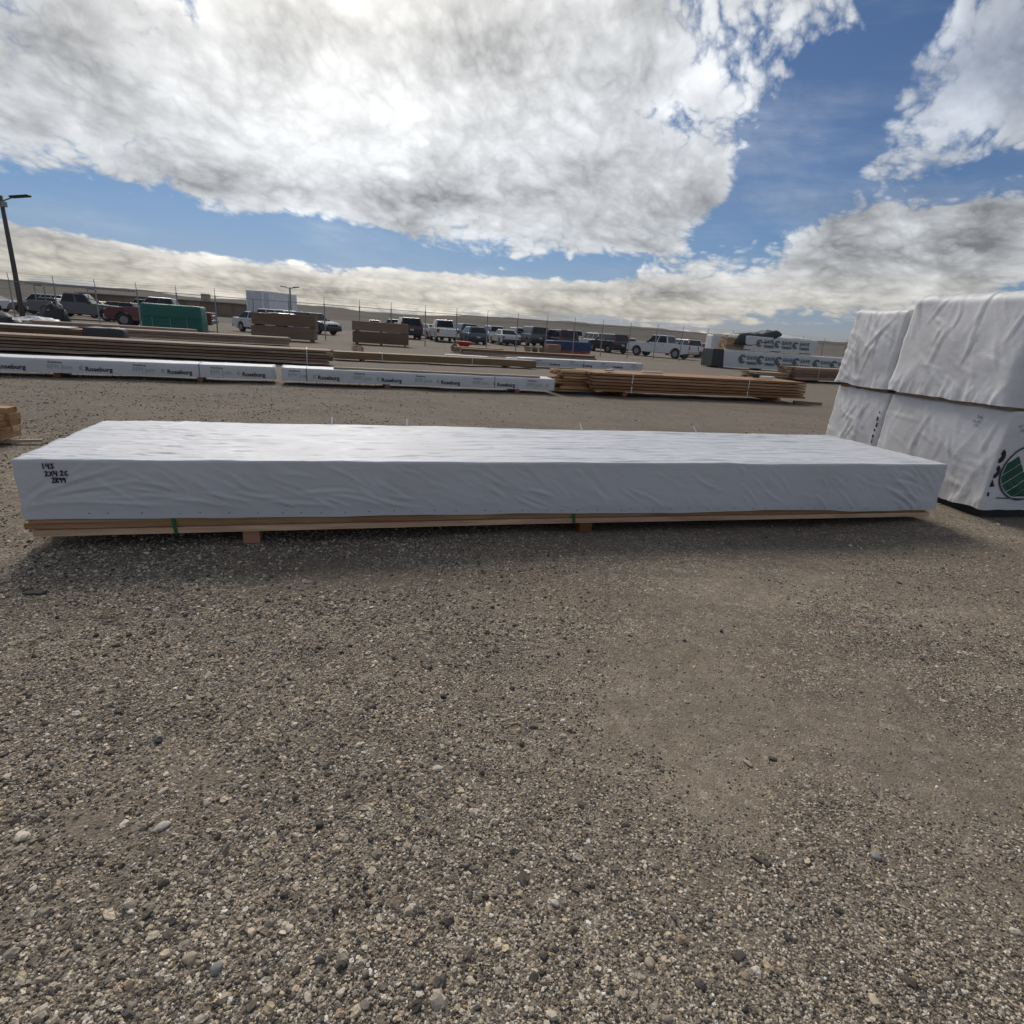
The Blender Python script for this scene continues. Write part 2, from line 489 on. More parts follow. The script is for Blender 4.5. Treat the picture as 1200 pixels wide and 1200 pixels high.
wn = noise(t, oc, 60.0, 3, 0.6, 0, True)
vmw = t.nodes.new('ShaderNodeVectorMath'); vmw.operation = 'MULTIPLY_ADD'
t.links.new(wn.k, vmw.inputs[0]); vmw.inputs[1].default_value = (0.008, 0.008, 0); t.links.new(oc.k, vmw.inputs[2])
wv = N(t, vmw.outputs[0])
STONES = [(0.0, (0.055, 0.049, 0.042)), (0.22, (0.140, 0.115, 0.091)), (0.45, (0.251, 0.194, 0.138)), (0.66, (0.371, 0.287, 0.195)), (0.82, (0.538, 0.426, 0.297)), (0.94, (0.742, 0.626, 0.470)), (1.0, (0.800, 0.800, 0.800))]
d1, c1, _ = vor(75.0)
d2, c2, k2 = vor(150.0)
d3, c3, _ = vor(330.0)
col1, col2, col3 = ramp(t, c1, STONES), ramp(t, c2, STONES), ramp(t, c3, STONES)
patch = noise(t, oc, 0.7, 5, 0.6)          # loose stones here, packed dust there
patch2 = noise(t, oc, 2.6, 4, 0.6)
big = sstep(t, k2, 0.55, 0.75)
colr = cmix(t, sstep(t, c3, 0.35, 0.5), col3, col2)
colr = cmix(t, sstep(t, N(t, vmw.outputs[0]) * 0.0 + c1, 0.62, 0.66) * big, colr, col1)
dust = cmix(t, noise(t, oc, 4.0, 5, 0.65), (0.28, 0.225, 0.165), (0.42, 0.345, 0.255))
fine = noise(t, oc, 700.0, 2, 0.6)
dust = cmix(t, sstep(t, fine, 0.3, 0.7) * 0.55, dust, (0.14, 0.115, 0.088))
spq = t.nodes.new('ShaderNodeSeparateXYZ'); t.links.new(oc.k, spq.inputs[0])
qx, qy = N(t, spq.outputs[0]), N(t, spq.outputs[1])


def worn(cx, cy, rx, ry, rot):
    c_, s_ = math.cos(rot), math.sin(rot)
    a_ = ((qx - cx) * c_ + (qy - cy) * s_) / rx; b2_ = ((qy - cy) * c_ - (qx - cx) * s_) / ry
    return ((a_ * a_ + b2_ * b2_) * -1.0).f('EXPONENT')


wear = worn(0.55, 1.75, 0.5, 0.30, 0.9) + worn(1.15, 2.75, 0.9, 0.42, 0.25) + worn(1.5, 1.7, 0.45, 0.35, 0.4) * 0.6 + worn(-1.9, 2.2, 0.9, 0.3, 0.3) * 0.5
track = ((qy * 0.95 - qx * 0.42) * 1.7).f('SINE') * 0.05
dm = sstep(t, patch * 0.62 + patch2 * 0.38 + wear * 0.11 + track, 0.45, 0.62)
colr = cmix(t, dm * 0.62 + 0.10, colr, dust)
d4, c4, _ = vor(24.0)
mid = sstep(t, noise(t, oc, 14.0, 6, 0.72), 0.36, 0.64)
colr = cmix(t, (1.0 - mid) * 0.42, colr, (0.11, 0.092, 0.074))
colr = cmix(t, sstep(t, c4, 0.80, 0.97) * sstep(t, d4, 0.42, 0.30) * 0.5, colr, (0.40, 0.36, 0.30))
streak = sstep(t, noise(t, ocoord(t, (0.35, 1.6, 1)), 1.3, 6, 0.7), 0.40, 0.62)
colr = cmix(t, (1.0 - streak) * 0.42, colr, (0.14, 0.115, 0.09))
brown = sstep(t, noise(t, oc, 0.45, 5, 0.6, 0.4), 0.52, 0.66)
colr = cmix(t, brown * 0.45, colr, (0.27, 0.195, 0.13))
# beyond the yard the sheet is dry grass
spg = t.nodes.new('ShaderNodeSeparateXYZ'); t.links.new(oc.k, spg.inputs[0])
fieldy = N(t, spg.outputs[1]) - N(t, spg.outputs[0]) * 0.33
far_shade = sstep(t, fieldy + (noise(t, oc, 0.8, 4) - 0.5) * 3.0, 4.5, 8.5)
colr = cmix(t, far_shade * 0.42, colr, (0.115, 0.097, 0.08))  # far gravel darkened: shade on the pebbles' near sides painted into the colour
fld = sstep(t, fieldy + (noise(t, oc, 0.06, 4) - 0.5) * 20.0, 72.0, 84.0)
grassc = cmix(t, noise(t, ocoord(t, (1, 3, 1)), 0.02, 8, 0.7), (0.065, 0.056, 0.044), (0.14, 0.117, 0.084))
colr = cmix(t, fld, colr, grassc)
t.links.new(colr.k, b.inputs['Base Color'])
hgt = (1.0 - d1 * 1.2) * big * 0.9 + (1.0 - d2) * 0.55 + (1.0 - d3) * 0.25 + fine * 0.12
hgt = hgt * (1.0 - dm * 0.45)
bump(t, b, hgt, 0.9, 0.006)
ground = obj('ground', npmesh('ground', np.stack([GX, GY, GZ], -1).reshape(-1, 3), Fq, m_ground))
ground['kind'] = 'structure'

# ------------------------------------------------------------------ low dry hills on the skyline
haz = np.radians(np.linspace(-75, 75, 420))
hr = np.concatenate([[260, 330], np.geomspace(420, 3600, 34)])
A_, R_ = np.meshgrid(haz, hr, indexing='ij')
HX, HY = np.sin(A_) * R_, np.cos(A_) * R_
prof = 0.001 + 0.0185 * fbm(A_ * 5 + 3, R_ / 900.0, 0, 21, 5) + 0.0035 * (vnoise(A_ * 2.2 + 9, R_ * 0, 0, 5))
rise = np.clip((R_ - 300) / 1500, 0, 1) ** 0.8
HZ = -0.6 + (prof * R_) * rise * 1.05 + (fbm(HX / 70, HY / 70, 0, 31, 4) - 0.5) * 5 * rise
HZ = np.where(R_ < 300, -1.2, HZ)
ni, nj = HX.shape
idx = np.arange(ni * nj).reshape(ni, nj)
Fh = np.stack([idx[:-1, :-1], idx[1:, :-1], idx[1:, 1:], idx[:-1, 1:]], -1).reshape(-1, 4)
m_h, t, b = mat('dry_hills', (0.2, 0.16, 0.12), 0.95, 0, 0.1)
h1 = noise(t, ocoord(t, (1, 1, 3)), 0.006, 9, 0.65)
h2 = noise(t, ocoord(t, (1, 1, 3)), 0.05, 5, 0.7)
t.links.new(ramp(t, h1 * 0.7 + h2 * 0.3, [(0.30, (0.045, 0.043, 0.042)), (0.45, (0.085, 0.075, 0.064)), (0.56, (0.13, 0.11, 0.085)), (0.68, (0.09, 0.072, 0.058))]).k, b.inputs['Base Color'])
hills = obj('hills', npmesh('hills', np.stack([HX, HY, HZ], -1).reshape(-1, 3), Fh[:, ::-1], m_h))
hills['kind'] = 'structure'
# ------------------------------------------------------------------ loose pebbles lying on the near gravel (geometry nodes)
def pebbles():
    def scatter(n, ylo, yhi, smin, smax, seed, power=2.2):
        g_ = np.random.default_rng(seed)
        y = ylo + (yhi - ylo) * g_.random(n) ** 1.25
        half = 0.35 + y * 1.02
        x = (g_.random(n) * 2 - 1) * half
        s = smin + (smax - smin) * g_.random(n) ** power
        return x, y, s
    xs, ys, ss = [], [], []
    for a in [(170000, 0.35, 2.4, 0.0014, 0.0040, 1, 1.6), (60000, 0.35, 3.4, 0.0026, 0.0068, 2, 2.2), (9000, 0.4, 4.6, 0.0045, 0.0125, 3, 2.4), (30000, 2.2, 6.0, 0.0035, 0.009, 4, 2.0), (350, 0.5, 5.0, 0.009, 0.017, 5, 2.6), (34000, 5.0, 12.0, 0.004, 0.012, 6, 2.4)]:
        x, y, s = scatter(*a); xs.append(x); ys.append(y); ss.append(s)
    x, y, s = np.concatenate(xs), np.concatenate(ys), np.concatenate(ss)
    dens = fbm(x * 1.1 + 4, y * 1.1, 0, 77, 4) * 0.65 + fbm(x * 4, y * 4, 0, 78, 3) * 0.35
    bias = np.where(x > 0.25, -0.035, 0.035) * np.clip(np.abs(x - 0.25) / 0.5, 0, 1)
    def wr(cx, cy, rx, ry, rot):
        c_, s_ = math.cos(rot), math.sin(rot)
        return np.exp(-(((x - cx) * c_ + (y - cy) * s_) / rx) ** 2 - (((y - cy) * c_ - (x - cx) * s_) / ry) ** 2)
    dens = dens - 0.09 * (wr(0.55, 1.75, 0.5, 0.30, 0.9) + wr(1.15, 2.75, 0.9, 0.42, 0.25) + wr(1.5, 1.7, 0.45, 0.35, 0.4) * 0.6 + wr(-1.9, 2.2, 0.9, 0.3, 0.3) * 0.5)
    keep = rng.random(len(x)) < np.clip((dens + bias - 0.36) / 0.16, 0.10, 1.0)
    coarse = (s > 0.0048) & (rng.random(len(x)) > np.clip(0.62 - x * 0.55 - (y - 1.0) * 0.12, 0.16, 1.0))
    keep = keep & ~coarse
    x, y, s = x[keep], y[keep], s[keep]
    z = ground_z(x, y) + s * 0.16
    n = len(x)
    me = bpy.data.meshes.new('gravel_pebbles')
    me.vertices.add(n); me.vertices.foreach_set('co', np.stack([x, y, z], -1).astype(np.float32).ravel())
    sc = np.stack([s * rng.uniform(0.8, 1.35, n), s * rng.uniform(0.6, 1.0, n), s * rng.uniform(0.38, 0.75, n)], -1).astype(np.float32)
    at = me.attributes.new('psc', 'FLOAT_VECTOR', 'POINT'); at.data.foreach_set('vector', sc.ravel())
    ro = np.stack([rng.normal(0, 0.3, n), rng.normal(0, 0.3, n), rng.uniform(0, 6.283, n)], -1).astype(np.float32)
    at = me.attributes.new('pro', 'FLOAT_VECTOR', 'POINT'); at.data.foreach_set('vector', ro.ravel())
    tone = rng.random(n) ** 1.15
    tone = np.where(s > 0.007, np.clip(tone * 0.93, 0, 1), tone).astype(np.float32)
    at = me.attributes.new('tone', 'FLOAT', 'POINT'); at.data.foreach_set('value', tone)
    at = me.attributes.new('hue', 'FLOAT', 'POINT'); at.data.foreach_set('value', rng.random(n).astype(np.float32))
    m, t, b = mat('pebble_stone', (0.3, 0.3, 0.3), 0.85, 0, 0.3)

    def iattr(nm):
        a = t.nodes.new('ShaderNodeAttribute'); a.attribute_type = 'INSTANCER'; a.attribute_name = nm
        return N(t, a.outputs['Fac'])
    c = ramp(t, iattr('tone'), [(0.0, (0.05, 0.046, 0.043)), (0.18, (0.125, 0.112, 0.098)), (0.40, (0.26, 0.222, 0.175)), (0.62, (0.39, 0.335, 0.26)), (0.82, (0.52, 0.455, 0.355)), (0.95, (0.65, 0.585, 0.475)), (1.0, (0.78, 0.74, 0.66))])
    tint = ramp(t, iattr('hue'), [(0.0, (1.12, 0.95, 0.82)), (0.25, (1, 1, 1)), (0.75, (1.0, 1.0, 1.02)), (1.0, (1.1, 1.0, 0.84))])
    mm = t.nodes.new('ShaderNodeVectorMath'); mm.operation = 'MULTIPLY'; t.links.new(c.k, mm.inputs[0]); t.links.new(tint.k, mm.inputs[1])
    sp_ = noise(t, ocoord(t), 2.5, 5, 0.7)
    mx = t.nodes.new('ShaderNodeVectorMath'); mx.operation = 'SCALE'; t.links.new(mm.outputs[0], mx.inputs[0]); t.links.new((sp_ * 0.8 + 0.6).k, mx.inputs['Scale'])
    t.links.new(mx.outputs[0], b.inputs['Base Color'])
    ng = bpy.data.node_groups.new('pebble_scatter', 'GeometryNodeTree')
    ng.interface.new_socket('Geometry', in_out='INPUT', socket_type='NodeSocketGeometry')
    ng.interface.new_socket('Geometry', in_out='OUTPUT', socket_type='NodeSocketGeometry')
    L = ng.links.new
    gi, go = ng.nodes.new('NodeGroupInput'), ng.nodes.new('NodeGroupOutput')
    g2i = ng.nodes.new('GeometryNodeGeometryToInstance')
    for k in range(6):
        ico = ng.nodes.new('GeometryNodeMeshIcoSphere'); ico.inputs['Radius'].default_value = 1.0; ico.inputs['Subdivisions'].default_value = 2
        sp2 = ng.nodes.new('GeometryNodeSetPosition'); L(ico.outputs['Mesh'], sp2.inputs['Geometry'])
        nz = ng.nodes.new('ShaderNodeTexNoise'); nz.noise_dimensions = '4D'; nz.inputs['W'].default_value = k * 7.3
        nz.inputs['Scale'].default_value = 0.85; nz.inputs['Detail'].default_value = 2
        ps = ng.nodes.new('GeometryNodeInputPosition'); L(ps.outputs[0], nz.inputs['Vector'])
        sb = ng.nodes.new('ShaderNodeVectorMath'); sb.operation = 'SUBTRACT'; L(nz.outputs['Color'], sb.inputs[0]); sb.inputs[1].default_value = (0.5, 0.5, 0.5)
        sc2 = ng.nodes.new('ShaderNodeVectorMath'); sc2.operation = 'SCALE'; L(sb.outputs[0], sc2.inputs[0]); sc2.inputs['Scale'].default_value = 2.3
        L(sc2.outputs[0], sp2.inputs['Offset'])
        sm = ng.nodes.new('GeometryNodeSetMaterial'); sm.inputs['Material'].default_value = m; L(sp2.outputs[0], sm.inputs['Geometry'])
        ss_ = ng.nodes.new('GeometryNodeSetShadeSmooth'); L(sm.outputs[0], ss_.inputs['Geometry']); ss_.inputs['Shade Smooth'].default_value = False
        L(ss_.outputs[0], g2i.inputs[0])
    iop = ng.nodes.new('GeometryNodeInstanceOnPoints')
    m2p = ng.nodes.new('GeometryNodeMeshToPoints'); L(gi.outputs[0], m2p.inputs[0])
    L(m2p.outputs[0], iop.inputs['Points']); L(g2i.outputs[0], iop.inputs['Instance']); iop.inputs['Pick Instance'].default_value = True
    rv = ng.nodes.new('FunctionNodeRandomValue'); rv.data_type = 'INT'
    rv.inputs[4].default_value = 0; rv.inputs[5].default_value = 5
    L(rv.outputs[2], iop.inputs['Instance Index'])
    for nm, sock in (('psc', 'Scale'), ('pro', 'Rotation')):
        na = ng.nodes.new('GeometryNodeInputNamedAttribute'); na.data_type = 'FLOAT_VECTOR'; na.inputs['Name'].default_value = nm
        L(na.outputs[0], iop.inputs[sock])
    L(iop.outputs[0], go.inputs[0])
    o = obj('gravel_pebbles', me)
    md = o.modifiers.new('scatter', 'NODES'); md.node_group = ng
    o['kind'] = 'stuff'; o['label'] = 'loose grey and tan pebbles scattered over the gravel yard'; o['category'] = 'gravel'
    return o


pebbles()


# ------------------------------------------------------------------ wrapped units
def wrap_box(L, W, Z0, Z1, rad, res, field, hem=None, taper=0.0):
    """open-bottomed sheet over a block 0..L, 0..W, Z0..Z1: rounded edges, folds from field(p, n)"""
    V, Fc = [], []
    off = 0
    lo, hi = np.array([0, 0, Z0]), np.array([L, W, Z1])
    def grid(o, a, b_, na, nb):
        nonlocal off
        A, B = np.meshgrid(np.linspace(0, 1, na + 1), np.linspace(0, 1, nb + 1), indexing='ij')
        P = np.array(o) + A[..., None] * np.array(a) + B[..., None] * np.array(b_)
        V.append(P.reshape(-1, 3))
        i = np.arange((na + 1) * (nb + 1)).reshape(na + 1, nb + 1) + off
        Fc.append(np.stack([i[:-1, :-1], i[1:, :-1], i[1:, 1:], i[:-1, 1:]], -1).reshape(-1, 4))
        off += (na + 1) * (nb + 1)
    H = Z1 - Z0
    nL, nW, nH = max(2, int(L / res[0])), max(2, int(W / res[1])), max(2, int(H / res[2]))
    grid((0, 0, Z0), (L, 0, 0), (0, 0, H), nL, nH)
    grid((L, 0, Z0), (0, W, 0), (0, 0, H), nW, nH)
    grid((L, W, Z0), (-L, 0, 0), (0, 0, H), nL, nH)
    grid((0, W, Z0), (0, -W, 0), (0, 0, H), nW, nH)
    grid((0, 0, Z1), (L, 0, 0), (0, W, 0), nL, nW)
    P = np.concatenate(V); Fc = np.concatenate(Fc)
    # weld
    key = np.round(P * 5000).astype(np.int64)
    _, first, inv = np.unique(key, axis=0, return_index=True, return_inverse=True)
    P = P[first]; Fc = inv.reshape(-1)[Fc]
    cl, ch = lo + rad, hi - rad
    cl[2] = Z0 - 10
    inner = np.minimum(np.maximum(P, cl), ch)
    d = P - inner
    ln = np.linalg.norm(d, axis=1, keepdims=True)
    ln2 = np.maximum(ln, 1e-9)
    nrm = d / ln2
    Q = np.where(ln > 1e-9, inner + nrm * rad, P)
    k = ((P[:, 2] - Z0) / H)[:, None]
    if taper:
        cen = np.array([L / 2, W / 2, 0])
        Q[:, :2] = cen[:2] + (Q[:, :2] - cen[:2]) * (1 - taper * k)
    Q = Q + nrm * field(Q, nrm)[:, None]
    if hem is not None:
        Q[:, 2] += hem(Q[:, 0], Q[:, 1]) * (1 - k[:, 0]) ** 1.5
    return Q, Fc


def folds(x, z, ang, freq, stretch, seed):
    """long sharp creases running at angle ang in the plane x,z"""
    c, s_ = math.cos(ang), math.sin(ang)
    a, b_ = x * c + z * s_, -x * s_ + z * c
    w = fbm(a * 0.7, b_ * 1.1, 0, seed + 3, 2) - 0.5
    n = fbm(a * freq / stretch, b_ * freq + w * 2.2, 0, seed, 3)
    q_ = ridge(n)
    return 0.45 * q_ ** 2 + 0.55 * q_ ** 7


def creases(a, b_, segs):
    """crisp pleats: each a short sharp ridge with a valley beside it along a segment (a0, b0, angle, length, height, width)"""
    o = np.zeros_like(a)
    for a0, b0, ang, ln, hh, wd in segs:
        c, s_ = math.cos(ang), math.sin(ang)
        sel = (np.abs(a - a0 - c * ln / 2) < ln * 0.75 + 0.1) & (np.abs(b_ - b0 - s_ * ln / 2) < ln * 0.75 + 0.1)
        if not sel.any(): continue
        x, y = a[sel] - a0, b_[sel] - b0
        u_ = (x * c + y * s_) / ln; v_ = (-x * s_ + y * c - 0.04 * ln * np.sin(u_ * 4 + a0 * 9)) / wd
        env = np.clip(u_ / 0.25, 0, 1) * np.clip((1 - u_) / 0.35, 0, 1)
        o[sel] += hh * env * (np.exp(-v_ * v_) - 0.55 * np.exp(-(v_ - 1.6) ** 2))
    return o


cr_ = random.Random(5)
FRONT_SEGS = []
for _ in range(95):
    x0 = cr_.uniform(0.3, 5.9); z0 = cr_.uniform(0.24, 0.47)
    FRONT_SEGS.append((x0, z0, RAD(cr_.uniform(-50, -18)), cr_.uniform(0.10, 0.34), cr_.uniform(0.0015, 0.0055), cr_.uniform(0.008, 0.016)))
for k in range(9): FRONT_SEGS.append((0.03, 0.195 + 0.004 * k, RAD(3 + k * 5.5), cr_.uniform(0.3, 0.75) - 0.03 * k, 0.0065, 0.013))
for k in range(8): FRONT_SEGS.append((0.5 + k * 0.16, 0.27 + cr_.uniform(-.02, .03), RAD(cr_.uniform(-14, -3)), cr_.uniform(0.25, 0.5), 0.006, 0.013))
for k in range(8): FRONT_SEGS.append((5.45 + cr_.uniform(0, .15), 0.43 - k * 0.03, RAD(cr_.uniform(-40, -15)), cr_.uniform(0.3, 0.5), 0.006, 0.014))
TOP_SEGS = [(cr_.uniform(-0.2, 5.6), cr_.uniform(0.03, 1.17), RAD(cr_.uniform(-3.5, 2.5)), cr_.uniform(0.4, 1.7), cr_.uniform(0.001, 0.0032), cr_.uniform(0.008, 0.015)) for _ in range(150)]
TOP_SEGS += [(cr_.uniform(0.05, 0.6), cr_.uniform(0.25, 1.1), RAD(cr_.uniform(-22, -8)), cr_.uniform(0.4, 1.2), cr_.uniform(0.002, 0.0045), 0.014) for _ in range(16)]


# --- the long unit in the foreground
PACK_RZ = RAD(16.5)
pk = thing('wrapped_lumber_pack', 'long low lumber unit under white wrap with marker writing, in the foreground', 'lumber pack', (-2.458, 2.689, 0.0), PACK_RZ)
PL, PW, PTOP = 6.05, 1.20, 0.48


def main_field(P, n):
    x, y, z = P[:, 0], P[:, 1], P[:, 2]
    front = np.abs(n[:, 1]); top = np.abs(n[:, 2]); end = np.abs(n[:, 0])
    m = np.clip(fbm(x * 0.8, z * 2, 0, 41, 3) * 2.4 - 0.7, 0.08, 1)
    f1 = folds(x, z, RAD(-38), 5.0, 7.0, 11) * 0.019 * m
    f2 = folds(x, z, RAD(-28), 11.0, 6.0, 12) * 0.011 * m
    fan = folds(x, z, RAD(8), 8.0, 7.0, 15) * 0.020 * np.exp(-((x - 0.5) / 0.7) ** 2 - ((z - 0.22) / 0.07) ** 2)
    fan2 = folds(x, z, RAD(-30), 9.0, 5.0, 16) * 0.018 * np.exp(-((x - 5.75) / 0.35) ** 2)
    ff = f1 * 0.5 + f2 * 0.4 + fan * 0.3 + fan2 * 0.4 + np.where(y < 0.1, creases(x, z, FRONT_SEGS), 0) + (fbm(x * 3, z * 5, 0, 19, 3) - 0.5) * 0.008
    # pressed flat against the timber under the line of staples
    ff = ff * np.clip((z - 0.165 + 0.07 * x / PL) / 0.05, 0.15, 1)
    t1 = folds(x, y, RAD(1.5), 14.0, 26.0, 21) * 0.011
    t2 = folds(x, y, RAD(-4), 24.0, 26.0, 22) * 0.0075
    t3 = folds(x, y, RAD(24), 9.0, 6.0, 23) * 0.007 * np.exp(-(x / 1.0) ** 2)
    t4 = (fbm(x * 3, y * 30, 0, 24, 3) - 0.5) * 0.010
    tt = creases(x, y, TOP_SEGS) + 0.6 * (t1 + t2) * (0.4 + 1.0 * fbm(x * 0.6, y * 2, 0, 29, 2)) + t3 + t4
    em = folds(y, z, RAD(35), 5.0, 4.0, 31) * 0.012
    return ff * front + tt * top + em * end


def main_hem(x, y):
    return 0.065 * (1 - x / PL) + (fbm(x * 1.3, y, 0, 33, 3) - 0.5) * 0.022


Q, Fc = wrap_box(PL, PW, 0.115, PTOP, 0.009, (0.012, 0.009, 0.008), main_field, main_hem)
wrap = obj('wrap', npmesh('wrap', Q, Fc, MT['wrap']), pk)
wrap.data.flip_normals() if False else None

# timber showing below the hem: three layers of thirteen boards
board = MB().box((0, 0, 0), (1, 0.0885, 0.0365)).mesh('board', MT['fir'])


def sag_board(L, w, h, z0, sag, seed):
    n = 14; mb = MB(); vs = []
    for i in range(n + 1):
        u_ = i / n; dz_ = sag(u_)
        for yy, zz_ in ((0, 0), (w, 0), (w, h), (0, h)):
            vs.append((u_ * L, yy, z0 + zz_ + dz_))
    fs = [(0, 1, 2, 3), tuple(n * 4 + k for k in (3, 2, 1, 0))]
    for i in range(n):
        for k in range(4):
            fs.append((i * 4 + k, i * 4 + (k + 1) % 4, i * 4 + 4 + (k + 1) % 4, i * 4 + 4 + k))
    return mb.add(vs, fs)


lay_mesh = [sag_board(6.02, 0.086, 0.0335, 0.076 + 0.0375 * k, (lambda u_: -0.026 * max(0, u_ - 0.45) * 1.6), k).mesh('board', MT['fir']) for k in range(4)]
for k in range(4):
    for j in range(13):
        dx_ = (0.022, 0.006, 0.010, 0.010)[k] + random.uniform(-0.012, 0.012)
        o = obj('board', lay_mesh[k], pk, (dx_ - (0.02 if k == 1 else 0), 0.018 + j * 0.0895 + random.uniform(-0.003, 0.003) + ((0.0, 0.007, -0.004, 0.003)[k] if j == 0 else 0), 0))

for sx in (0.665, 2.985):
    mb = MB(); w_ = 0.018
    for zz_, yy in ((0.058, -0.002),):
        mb.add([(sx, 0.012, 0.073), (sx + w_, 0.012, 0.073), (sx + w_ - 0.012, 0.010, 0.215), (sx - 0.012, 0.010, 0.215),
                (sx, 0.0145, 0.073), (sx + w_, 0.0145, 0.073), (sx + w_ - 0.012, 0.0125, 0.215), (sx - 0.012, 0.0125, 0.215)],
               [(0, 1, 2, 3), (7, 6, 5, 4), (0, 4, 5, 1), (2, 6, 7, 3), (1, 5, 6, 2), (0, 3, 7, 4)])
        mb.box((sx + w_ / 2, 0.6, 0.0735), (w_, 1.17, 0.002))
    mb.build('strap', MT['strapgreen'], pk)

# staples along the hem
mb = MB()
for i in range(44):
    x = 0.28 + i * 0.131 + random.uniform(-0.04, 0.04)
    if x < 5.9:
        q = Q[np.argmin((Q[:, 0] - x) ** 2 + (Q[:, 1]) ** 2 * 4 + (Q[:, 2] - (0.205 - 0.07 * x / PL)) ** 2 * 3)]
        mb.box((q[0], q[1] - 0.003, q[2]), (0.007, 0.003, 0.003), ry=random.uniform(-0.6, 0.6))
mb.build('staples', MT['strapblack'], wrap)['kind'] = 'stuff'


def front_y(x, z):
    return float(Q[np.argmin((Q[:, 0] - x) ** 2 + (Q[:, 1] * 3) ** 2 + (Q[:, 2] - z) ** 2), 1])


GLY = {'1': [[(.4, 1), (.45, 0)]], '4': [[(.1, 1), (.12, .5), (.75, .52)], [(.7, 1), (.62, -.05)]], '3': [[(.1, .95), (.6, 1), (.35, .6), (.7, .35), (.45, 0), (.05, .1)]],
       '2': [[(.05, .8), (.4, 1), (.6, .75), (.05, 0), (.8, .05)]], 'X': [[(.1, .9), (.8, .05)], [(.8, .95), (.05, 0)]], '0': [[(.6, .9), (.2, .75), (.12, .3), (.4, 0), (.8, .2)]],
       'R': [[(.15, 0), (.2, 1), (.7, .8), (.25, .5), (.75, 0)]], '9': [[(.7, .85), (.3, 1), (.15, .7), (.5, .55), (.7, .85), (.65, 0)]]}


def scrawl(text, x, z, h, adv, width=0.0075):
    mb = MB()
    for ch in text:
        for st in GLY.get(ch, []):
            pts = [(x + a * h * 0.72, z + b_ * h) for a, b_ in st]
            for (x0, z0), (x1, z1) in zip(pts, pts[1:]):
                d = math.hypot(x1 - x0, z1 - z0) or 1e-6
                nx_, nz_ = -(z1 - z0) / d * width / 2, (x1 - x0) / d * width / 2
                ex, ez = (x1 - x0) / d * width * .4, (z1 - z0) / d * width * .4
                ya, yb = front_y(x0, z0) - 0.004, front_y(x1, z1) - 0.004
                mb.add([(x0 - ex + nx_, ya, z0 - ez + nz_), (x0 - ex - nx_, ya, z0 - ez - nz_), (x1 + ex - nx_, yb, z1 + ez - nz_), (x1 + ex + nx_, yb, z1 + ez + nz_)], [(0, 1, 2, 3)])
        x += adv
    return mb


for txt, x, z in (('143', 0.118, 0.442), ('2X4', 0.127, 0.404), ('20', 0.192, 0.406), ('2R99', 0.152, 0.370)):
    scrawl(txt, x, z, 0.024, 0.0185 if len(txt) < 4 else 0.015, 0.0058).build('marker_writing', MT['ink'], wrap)

# loose strap ends poking up behind the far edge of the top
for x, dxx in ((1.46, 0.0), (2.02, -0.004), (3.50, -0.035), (4.62, -0.06)):
    MB().add([(x, 1.205, 0.44), (x + 0.014, 1.205, 0.44), (x + 0.014 + dxx, 1.23, 0.535), (x + dxx, 1.23, 0.535),
              (x, 1.208, 0.44), (x + 0.014, 1.208, 0.44), (x + 0.014 + dxx, 1.233, 0.535), (x + dxx, 1.233, 0.535)],
             [(0, 1, 2, 3), (7, 6, 5, 4), (0, 4, 5, 1), (2, 6, 7, 3), (1, 5, 6, 2), (0, 3, 7, 4)]).build('strap_end', MT['strapwhite'], pk)

# the timbers it rests on
for x, yoff, hh, lab in ((1.045, 0.03, 0.076, 'reddish timber block under the foreground white unit, nearer its marked end'), (3.09, 0.03, 0.074, 'reddish timber block under the middle of the foreground white unit'), (5.25, 0.50, 0.044, 'shaded timber block deep under the far right end of the foreground unit')):
    c_, s_ = math.cos(PACK_RZ), math.sin(PACK_RZ)
    ln = 1.16 - yoff
    bt = tag(MB().box((0, ln / 2, hh / 2), (0.089, ln, hh)).build('timber_block', MT['block'], None, bevel=0.004), lab, 'block')
    bt.location = (-2.458 + x * c_ - yoff * s_, 2.689 + x * s_ + yoff * c_, -0.003); bt.rotation_euler = (0, 0, PACK_RZ)

# ------------------------------------------------------------------ lettering
_tc = {}


def text_mesh(s_, size, material, bold=0.0, shear=0.0, sx=1.0):
    key = (s_, size, material.name, bold, shear, sx)
    if key in _tc: return _tc[key]
    cu = bpy.data.curves.new('lettering', 'FONT'); cu.body = s_; cu.size = size; cu.offset = bold; cu.shear = shear; cu.resolution_u = 3
    o = bpy.data.objects.new('lettering', cu); C.objects.link(o)
    bpy.context.view_layer.update()
    dg = bpy.context.evaluated_depsgraph_get()
    m = bpy.data.meshes.new_from_object(o.evaluated_get(dg))
    bpy.data.objects.remove(o); bpy.data.curves.remove(cu)
    m.name = 'lettering'; m.materials.clear(); m.materials.append(material)
    m.transform(Matrix.Diagonal((sx, 1, 1, 1)) )
    _tc[key] = m
    return m


def letter(s_, size, material, parent, loc, bold=0.0, shear=0.0, sx=1.0, rz=0.0, roll=0.0):
    """text standing upright on a face that looks along -Y of its parent"""
    return obj('lettering', text_mesh(s_, size, material, bold, shear, sx), parent, loc, (math.pi / 2, roll, rz))


